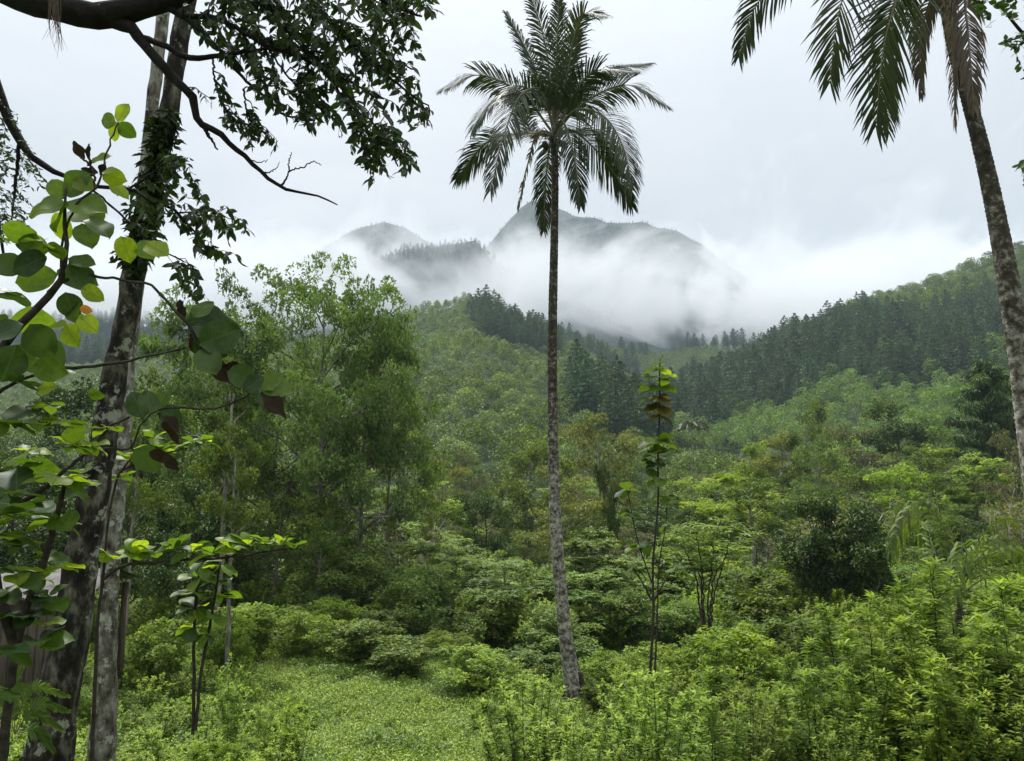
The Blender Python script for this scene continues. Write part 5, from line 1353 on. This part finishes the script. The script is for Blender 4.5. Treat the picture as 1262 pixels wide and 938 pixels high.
stem(tk, oK, [(806, 740, 3), (820, 715, 2), (830, 700, 2)], DK); stem(tk, oK, [(803, 740, 3), (790, 715, 2), (780, 700, 2)], DK)

# thin dark stems fanning out by the lime tree
DF = 26.0
oF = np.array((P(873, 790, DF)[0], DF, G(P(873, 790, DF)[0], DF)))
fs = empty('fan_stemmed_tree', oF); tag(fs, 'small tree whose thin dark stems fan out of the bushes below its feathery top', 'tree')
fm = MB()
for u2, v2 in ((838, 668), (858, 655), (880, 650), (902, 660), (848, 690), (893, 690)):
    stem(fs, oF, [(873 + (u2 - 873) * .1, 790, 2.6), (871 + (u2 - 873) * .25, 748, 2.2), ((873 + u2) / 2, 705, 1.8), (u2, v2, 1)], DF, 'stem', m_bark_dark, amp=.02)
    c = np.array(P(u2, v2, DF)) - oF
    d = rand_dirs(26, r) * [1.0, 1.0, .35]; whorl(fm, c + d * .8, 9, .28, .07, r, 0, 0, .45, .12)
tag(link('crown', fm.mesh('crown', [LM['feather']]), parent=fs), kind='stuff')

# dark narrow tree with black trunk among the olive trees
put_px('round_dark1', 745, 568, 34, 50, 'narrow dark tufted tree with a black stem among the olive trees', name='narrow_tree')
# little palms in the far part of the valley
def small_palm(u, v, D, label, n=14, L=2.2):
    x = (u - 631) / FPX * D; o = np.array((x, D, G(x, D))); e = empty('areca_palm', o); tag(e, label, 'palm tree')
    c = np.array(P(u, v, D)) - o; mb = MB(); tube(mb, wiggle((0, 0, -.3), c, 8, .01), np.linspace(.12, .08, 8), 8)
    link('trunk', mb.mesh('trunk', [m_bark_pale], True), parent=e)
    for i in range(n):
        a = i * 2.4; s = r.uniform(.5, 1.0)
        p = np.array([c, c + [math.cos(a) * L * .4, math.sin(a) * L * .4, L * .45 * s], c + [math.cos(a) * L * .95, math.sin(a) * L * .95, L * (s - .8)]])
        frond(e, p, leaflen=.8, wid=.10, pairs=16, r0=.03)
small_palm(497, 572, 82, 'small dark palm on a thin pale stem below the plantation')
small_palm(853, 528, 100, 'small dark palm sticking out of the trees below the pine slope')

# drooping palm at right
DP = 22.0
oP = np.array((P(1180, 800, DP)[0], DP, G(P(1180, 800, DP)[0], DP)))
dp = empty('drooping_palm', oP); tag(dp, 'low palm with long drooping fronds of hanging leaflets above the tall weeds', 'palm tree')
mb = MB(); c0 = np.array(P(1180, 735, DP)) - oP; tube(mb, wiggle((0, 0, -.3), c0, 6, .02), np.linspace(.14, .1, 6), 8); link('trunk', mb.mesh('trunk', [m_bark_dark], True), parent=dp)
for pts in ([(1150, 640, -.3), (1122, 618, -.5), (1095, 640, -.7), (1080, 678, -.8)], [(1175, 650, .3), (1160, 628, .5), (1135, 640, .6), (1118, 690, .8)], [(1190, 670, -.6), (1205, 640, -.9), (1228, 640, -1.1), (1245, 668, -1.2)],
            [(1200, 690, .2), (1235, 665, .4), (1262, 672, .5), (1285, 705, .6)], [(1165, 680, -1.0), (1150, 665, -1.5), (1128, 690, -2.0), (1115, 730, -2.2)], [(1185, 680, -1.2), (1200, 670, -2.0), (1215, 690, -2.6), (1222, 735, -2.8)],
            [(1178, 690, 1.0), (1185, 655, 1.8), (1195, 650, 2.4), (1205, 680, 2.8)], [(1210, 700, -.8), (1245, 695, -1.2), (1270, 715, -1.5), (1290, 750, -1.6)]):
    pp = np.array([c0] + [np.array(P(u, v, DP)) + [0, dy, 0] - oP for u, v, dy in pts])
    f = frond(dp, pp, leaflen=.85, wid=.075, pairs=19, droop=1.25, r0=.022, start=.2, gap=.12)
for ch in dp.children_recursive:
    if ch.name.startswith('leaflets'): ch.data.materials[0] = LM['mid']

# fern beside the big trunk
DE = 6.6
oE = np.array((P(20, 960, DE)[0], DE, G(P(20, 960, DE)[0], DE)))
fe = empty('fern', oE); tag(fe, 'pale fern fronds arching in front of the foot of the big dark trunk', 'fern')
c0 = np.array(P(18, 905, DE)) - oE
for (u1, v1), (u2, v2) in (((40, 848), (84, 858)), ((45, 868), (84, 876)), ((38, 880), (76, 898)), ((42, 900), (66, 925)), ((20, 840), (30, 815)), ((5, 860), (-20, 850))):
    pp = np.array([c0, np.array(P(u1, v1, DE)) - oE, np.array(P(u2, v2, DE)) - oE])
    frond(fe, pp, leaflen=.11, wid=.018, pairs=34, droop=.3, r0=.004, start=.25, face=.7)
for ch in fe.children_recursive:
    if ch.name.startswith('leaflets'): ch.data.materials[0] = LM['feather']

# ---------------- overhanging tree: dark limb, branches, hanging leaves
DO = 5.6
oO = np.array((P(-330, 900, DO)[0], DO, G(P(-330, 900, DO)[0], DO)))
ov = empty('overhanging_tree', oO); tag(ov, 'dark tree reaching in overhead with a thick limb and leaves hanging against the sky', 'tree')
ll = [[(-330, 1050, 90), (-330, 600, 74), (-320, 200, 64), (-290, -40, 56), (-200, -110, 50), (-90, -70, 42), (-10, -22, 38), (40, 2, 34), (95, 14, 34), (140, 18, 34), (180, 8, 27), (220, -2, 22), (262, -28, 18), (330, -60, 14), (420, -80, 9)]]
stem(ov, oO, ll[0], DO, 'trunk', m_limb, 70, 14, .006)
BR = [[(140, 26, 20), (160, 34, 17), (176, 52, 14), (200, 80, 13), (222, 104, 12), (238, 122, 11), (240, 138, 10), (250, 154, 9), (268, 163, 8), (284, 178, 7), (310, 200, 6), (330, 219, 5), (350, 232, 4.5), (382, 240, 3), (402, 246, 2.2), (416, 254, 1.5)],
      [(250, 154, 6), (258, 168, 4), (268, 184, 2)],
      [(176, 46, 9), (205, 58, 8), (232, 71, 8), (262, 70, 7), (300, 64, 5), (330, 61, 4), (370, 62, 3), (410, 66, 2.5)],
      [(200, 4, 10), (225, 20, 8), (258, 20, 7), (290, 34, 6), (325, 55, 6), (360, 66, 5), (395, 82, 4), (430, 100, 3), (462, 120, 2)],
      [(228, 22, 7), (255, 45, 6), (278, 70, 5), (300, 96, 4), (330, 122, 4), (357, 144, 3), (380, 146, 2)],
      [(262, -28, 10), (300, -8, 8), (330, 8, 7), (356, 38, 6), (385, 70, 5), (415, 110, 4), (440, 150, 3), (452, 190, 2)],
      [(330, -60, 9), (365, -20, 7), (392, 10, 6), (430, 45, 5), (470, 85, 4), (500, 112, 3), (528, 130, 2)],
      [(330, -60, 9), (400, -40, 7), (450, -10, 5), (490, 10, 4), (520, 20, 3)],
      [(262, -28, 8), (290, 0, 6), (310, 30, 4), (330, 60, 3), (360, 100, 2.5), (400, 140, 2)],
      [(385, 70, 4), (430, 120, 3), (470, 165, 2.5), (490, 205, 2)],
      [(345, 228, 3), (352, 222, 2.4), (358, 210, 2), (372, 207, 1.8), (388, 199, 1.4), (397, 203, 1)], [(356, 212, 2), (356, 200, 1.5), (359, 188, 1)], [(310, 202, 2.5), (328, 213, 2), (340, 208, 1.2), (344, 200, .8)], [(300, 192, 2), (318, 200, 1.4), (330, 198, .8)],
      [(262, 70, 3), (264, 95, 2.5), (270, 118, 2), (280, 140, 1.5)], [(300, 110, 3), (305, 140, 2), (315, 158, 1.5), (330, 165, 1)],
      [(300, 64, 3), (316, 88, 2.5), (330, 112, 2)]]
nodes = []
for b in BR:
    b = [(q[0], q[1], q[2]) for q in b]; dd = DO + r.uniform(-.5, .6) if b[0][2] < 5 else DO
    stem(ov, oO, b, DO, 'branch', m_limb, 30, 7, .004)
    c, rad = px_path(b, DO, oO); p = spline(np.c_[c, rad], 30); nodes.append(p)
nodes = np.concatenate(nodes); nu, nv_ = to_px(nodes[:, :3] + oO)
reg = [(232, 18), (300, -20), (540, -20), (534, 14), (505, 38), (520, 60), (524, 98), (508, 110), (532, 130), (528, 150), (512, 160), (518, 190), (508, 220), (484, 205), (470, 232), (440, 226), (448, 196), (425, 178), (398, 168), (366, 138), (344, 150), (330, 130), (310, 108), (286, 78), (262, 60), (245, 42)]
reg2 = [(256, 112), (276, 108), (290, 130), (320, 150), (345, 176), (338, 190), (305, 188), (285, 160), (262, 140)]
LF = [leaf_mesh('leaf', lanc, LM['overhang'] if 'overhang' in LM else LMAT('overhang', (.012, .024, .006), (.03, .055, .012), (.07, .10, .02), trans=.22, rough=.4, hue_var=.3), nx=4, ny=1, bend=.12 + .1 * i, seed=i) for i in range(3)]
tw_mb = MB(); specs = []
def twiglets(n, region, D0, dspread, leafpx, thin_=1.0, nodes_=nodes, nu_=None, nv2=None, o=oO, droop=.6, down=.75):
    us = [q[0] for q in region]; vs = [q[1] for q in region]
    k = 0
    while k < n:
        u, v = r.uniform(min(us), max(us)), r.uniform(min(vs), max(vs))
        if not in_poly(np.array([u]), np.array([v]), region)[0]: continue
        k += 1
        D = D0 + r.uniform(-dspread, dspread); tip = np.array(P(u, v, D)) - o
        d2 = (nu_ - u + 18) ** 2 + (nv2 - v + 20) ** 2 * 1.0
        j = int(np.argmin(d2 + r.uniform(0, 900, len(d2)))); a = nodes_[j, :3]
        p = wiggle(a, tip, 6, .18, .10, r); tube(tw_mb, p, np.linspace(.006, .0015, 6) * thin_, 4, cap=False)
        q = spline(p, 12)[4:]; m = r.integers(8, 13)
        for i in range(m):
            s = q[min(len(q) - 1, int(len(q) * (i + .5) / m))]
            ax = rand_dirs(1, r)[0] * [1, 1, .4] + [0, 0, -down * r.uniform(.4, 1.5)] + (tip - a) * .15
            specs.append((s, unit(ax), rand_dirs(1, r)[0] + [0, -.5, .3], leafpx * r.uniform(.6, 1.25) / FPX * D))
twiglets(330, reg, DO + .1, .8, 16, nu_=nu, nv2=nv_)
twiglets(26, reg2, DO, .3, 13, nu_=nu, nv2=nv_)
def place_leaves(parent, specs, protos, mat, n_ind=290):
    specs = sorted(specs, key=lambda s: -s[3])
    for s, ax, nr, L in specs[:n_ind]: leaf_obj(parent, protos[r.integers(0, len(protos))], s, ax, nr, L)
    rest = specs[n_ind:]
    if rest:
        mb = MB(); leaves(mb, [s[0] for s in rest], [s[1] for s in rest], [s[2] for s in rest], [s[3] for s in rest], np.array([s[3] for s in rest]) * .38, np.clip(r.normal(.4, .15, len(rest)), 0, 1), 0, .2, True)
        tag(link('foliage', mb.mesh('foliage', [mat]), parent=parent), kind='stuff')
link('twigs', tw_mb.mesh('twigs', [m_limb]), parent=ov)['kind'] = 'stuff'
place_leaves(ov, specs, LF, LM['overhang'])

# ---------------- lower dark branch crossing the trunks, with small leaves
oL = oO
lb_ = empty('small_leaved_tree', (P(-260, 900, 6.2)[0], 6.2, G(P(-260, 900, 6.2)[0], 6.2))); oL = np.array(lb_.location)
tag(lb_, 'dark small leaved tree whose bending branches cross behind the large round leaves', 'tree')
DL = 6.2
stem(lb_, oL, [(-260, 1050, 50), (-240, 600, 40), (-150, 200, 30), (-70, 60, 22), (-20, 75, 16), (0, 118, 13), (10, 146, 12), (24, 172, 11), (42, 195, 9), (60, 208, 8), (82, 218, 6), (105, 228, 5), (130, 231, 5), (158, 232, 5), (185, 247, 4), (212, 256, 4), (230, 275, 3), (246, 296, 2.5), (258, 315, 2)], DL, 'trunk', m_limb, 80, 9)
brs = [[(-20, 75, 10), (-10, 180, 7), (-4, 260, 5), (5, 320, 3)], [(24, 172, 5), (20, 220, 4), (14, 270, 2)], [(112, 232, 3), (140, 256, 3), (165, 280, 3), (190, 302, 2), (225, 322, 2)], [(185, 247, 3), (200, 262, 2), (232, 262, 2), (262, 262, 1.5), (290, 272, 1)], [(160, 232, 3), (186, 215, 2.5), (205, 200, 2), (225, 196, 1.5)]]
nd = []
for b in brs:
    stem(lb_, oL, b, DL, 'branch', m_limb, 24, 6); c, rad = px_path(b, DL, oL); nd.append(spline(np.c_[c, rad], 24))
c, rad = px_path([(105, 228, 5), (158, 232, 5), (212, 256, 4), (246, 296, 2.5), (258, 315, 2)], DL, oL); nd.append(spline(np.c_[c, rad], 30))
nd = np.concatenate(nd); u_, v_ = to_px(nd[:, :3] + oL)
tw_mb = MB(); specs = []
twiglets(46, [(176, 195), (232, 182), (238, 215), (262, 232), (300, 262), (306, 300), (300, 332), (262, 330), (240, 300), (200, 292), (176, 290), (168, 240)], DL, .45, 15, .6, nd, u_, v_, oL)
twiglets(8, [(232, 300), (262, 310), (258, 372), (232, 375), (218, 340)], DL, .3, 16, .6, nd, u_, v_, oL)
twiglets(90, [(-30, 140), (18, 140), (50, 200), (66, 240), (40, 262), (30, 300), (-30, 310)], DL, .6, 7.5, .5, nd, u_, v_, oL, down=.3)
link('twigs', tw_mb.mesh('twigs', [m_limb]), parent=lb_)['kind'] = 'stuff'
place_leaves(lb_, specs, LF, LM['overhang'], 280)

# ---------------- leafy climber on the big trunk
r = np.random.default_rng(950)
vn = empty('climbing_vine', oA); tag(vn, 'dark leafy climber clinging round the big leaning trunk where the branch crosses it', 'vine')
tw_mb = MB(); lm_ = MB()
for i in range(5):
    v = np.linspace(150, 320, 12); uu = np.interp(v, [150, 225, 320], [206, 188, 168]) + r.normal(0, 6, 12); p = np.array([np.array(P(a, b, 7.35 + r.normal(0, .03))) for a, b in zip(uu, v)]) - oA
    tube(tw_mb, p, .008, 4, cap=False)
    for q in p: clump(lm_, q, .14, 16, .12, .045, r, 0, .45, .15, .5, 0, .5)
link('stem', tw_mb.mesh('stem', [m_limb]), parent=vn); tag(link('foliage', lm_.mesh('foliage', [LM['overhang']]), parent=vn), kind='stuff')

# dried palm leaf caught on the limb
dl = empty('dried_palm_leaf', P(72, 10, 5.3)); tag(dl, 'dried strips of palm leaf hanging from the thick dark limb', 'dry leaf')
for i in range(22):
    u0 = 66 + r.normal(0, 5); L = r.uniform(30, 68); c = [np.array(P(u0 + k * (r.normal(.1, .12) + (i - 11) * .035) * L * .6, -6 + L * k * 1.15, 5.35 + r.normal(0, .02))) - np.array(dl.location) for k in (0, .35, .7, 1)]
    mb = MB(); w = np.array([.004, 0, 0]); V = []
    for k, q in enumerate(c): V += [q - w * (1 - k * .28), q + w * (1 - k * .28), q + [0, .002, 0]]
    F = [[a, a + 1, a + 4, a + 3] for a in (0, 3, 6)] + [[a + 1, a + 2, a + 5, a + 4] for a in (0, 3, 6)] + [[a + 2, a, a + 3, a + 5] for a in (0, 3, 6)]
    mb.add(V, np.array(F)); link('strip', mb.mesh('strip', [m_palm_dry]), parent=dl)

# ---------------- leafy twigs at the top right
DR = 6.0
oR = np.array((P(1480, 900, DR)[0], DR, G(P(1480, 900, DR)[0], DR)))
rt = empty('right_hand_tree', oR) ; rt.name = 'broadleaf_tree'; tag(rt, 'tree beyond the right edge that pokes small round leaves into the top corner', 'tree')
stem(rt, oR, [(1480, 1050, 60), (1470, 500, 46), (1440, 150, 34), (1390, 20, 22), (1330, -20, 14), (1280, 10, 7), (1262, 42, 5), (1250, 30, 4), (1240, 15, 3), (1222, 2, 2)], DR, 'trunk', m_limb, 70, 10)
bb = [[(1330, -20, 8), (1280, -20, 5), (1230, -10, 3), (1200, 0, 2)], [(1262, 42, 3), (1250, 48, 2), (1236, 56, 1.2)], [(1390, 20, 10), (1330, 80, 5), (1280, 88, 3), (1258, 98, 1.5)], [(1440, 150, 12), (1340, 170, 6), (1280, 185, 3), (1258, 200, 1.5)], [(1340, 170, 5), (1290, 215, 3), (1260, 228, 1.5)]]
nd = []
for b in bb:
    stem(rt, oR, b, DR, 'branch', m_limb, 24, 6); c, rad = px_path(b, DR, oR); nd.append(spline(np.c_[c, rad], 24))
nd = np.concatenate(nd); u_, v_ = to_px(nd[:, :3] + oR)
tw_mb = MB(); specs = []
twiglets(26, [(1196, -30), (1300, -30), (1300, 48), (1262, 50), (1245, 30), (1222, 38), (1200, 18)], DR, .3, 11, .5, nd, u_, v_, oR, down=.2)
twiglets(3, [(1232, 44), (1262, 46), (1262, 60), (1240, 62)], DR, .2, 9, .5, nd, u_, v_, oR, down=.2)
twiglets(2, [(1256, 84), (1280, 84), (1280, 102), (1256, 102)], DR, .2, 9, .5, nd, u_, v_, oR)
twiglets(4, [(1255, 185), (1290, 185), (1290, 238), (1255, 238)], DR, .2, 10, .5, nd, u_, v_, oR)
OVS = [leaf_mesh('leaf', lambda t: .26 * (math.sin(math.pi * t) ** .7 if 0 < t < 1 else 0) + .01, LM['dark'], nx=4, ny=1, bend=.1, seed=i) for i in range(2)]
link('twigs', tw_mb.mesh('twigs', [m_limb]), parent=rt)['kind'] = 'stuff'
place_leaves(rt, specs, OVS, LM['dark'])

# ---------------- hut half hidden behind the trunks
m_roof = barkmat('roof_sheet_grey', [(0.35, (0.03, 0.024, 0.018)), (0.5, (0.08, 0.075, 0.07)), (0.7, (0.15, 0.15, 0.14))], (2, 2, 2), .3, 8, .8)
m_wallw = barkmat('hut_boards', [(0.3, (0.05, 0.04, 0.03)), (0.7, (0.12, 0.10, 0.075))], (14, 14, 1), .4)
DH = 21.0; hx = P(20, 700, DH)[0]
oH = np.array((hx, DH, G(hx, DH))); hut = empty('hut', oH, .12); tag(hut, 'small hut with a grey corrugated roof half hidden behind the big trunks', 'hut')
zt = P(20, 700, DH)[2] - oH[2]
mb = MB(); nx = 60
for s, (x0, x1) in enumerate([(-4.2, 2.6)]):
    xs = np.linspace(x0, x1, nx); V = []
    for j, (yy, zz_) in enumerate([(-2.0, zt - .5), (0, zt - .02), (2.0, zt - .5)]):
        V += [(x, yy, zz_ + .035 * math.sin(i * 1.57) ) for i, x in enumerate(xs)]
    V = np.array(V); V2 = V - [0, 0, .03]
    F = [[j * nx + i, j * nx + i + 1, (j + 1) * nx + i + 1, (j + 1) * nx + i] for j in range(2) for i in range(nx - 1)]
    mb.add(np.vstack([V, V2]), np.array(F + [[a + 3 * nx for a in f[::-1]] for f in F]))
link('roof', mb.mesh('roof', [m_roof]), parent=hut)
def boxmb(lo, hi):
    V = [(x, y, z) for z in (lo[2], hi[2]) for y in (lo[1], hi[1]) for x in (lo[0], hi[0])]
    m_ = MB(); m_.add(V, np.array([[0, 2, 3, 1], [4, 5, 7, 6], [0, 1, 5, 4], [2, 6, 7, 3], [0, 4, 6, 2], [1, 3, 7, 5]])); return m_
bme = boxmb((0, -.02, -.3), (.19, .02, zt - .62)).mesh('board', [m_wallw])
for i in range(28):
    o = link('board', bme, parent=hut, loc=(-3.6 + i * .2, -1.7 + .008 * (i % 3), 0))
for i, (xx, yy) in enumerate(((-3.7, 1.7), (2.2, 1.7), (2.2, -1.8))):
    link('post', boxmb((-.07, -.07, -.3), (.07, .07, zt - .6)).mesh('post', [m_wallw]), parent=hut, loc=(xx, yy, 0))
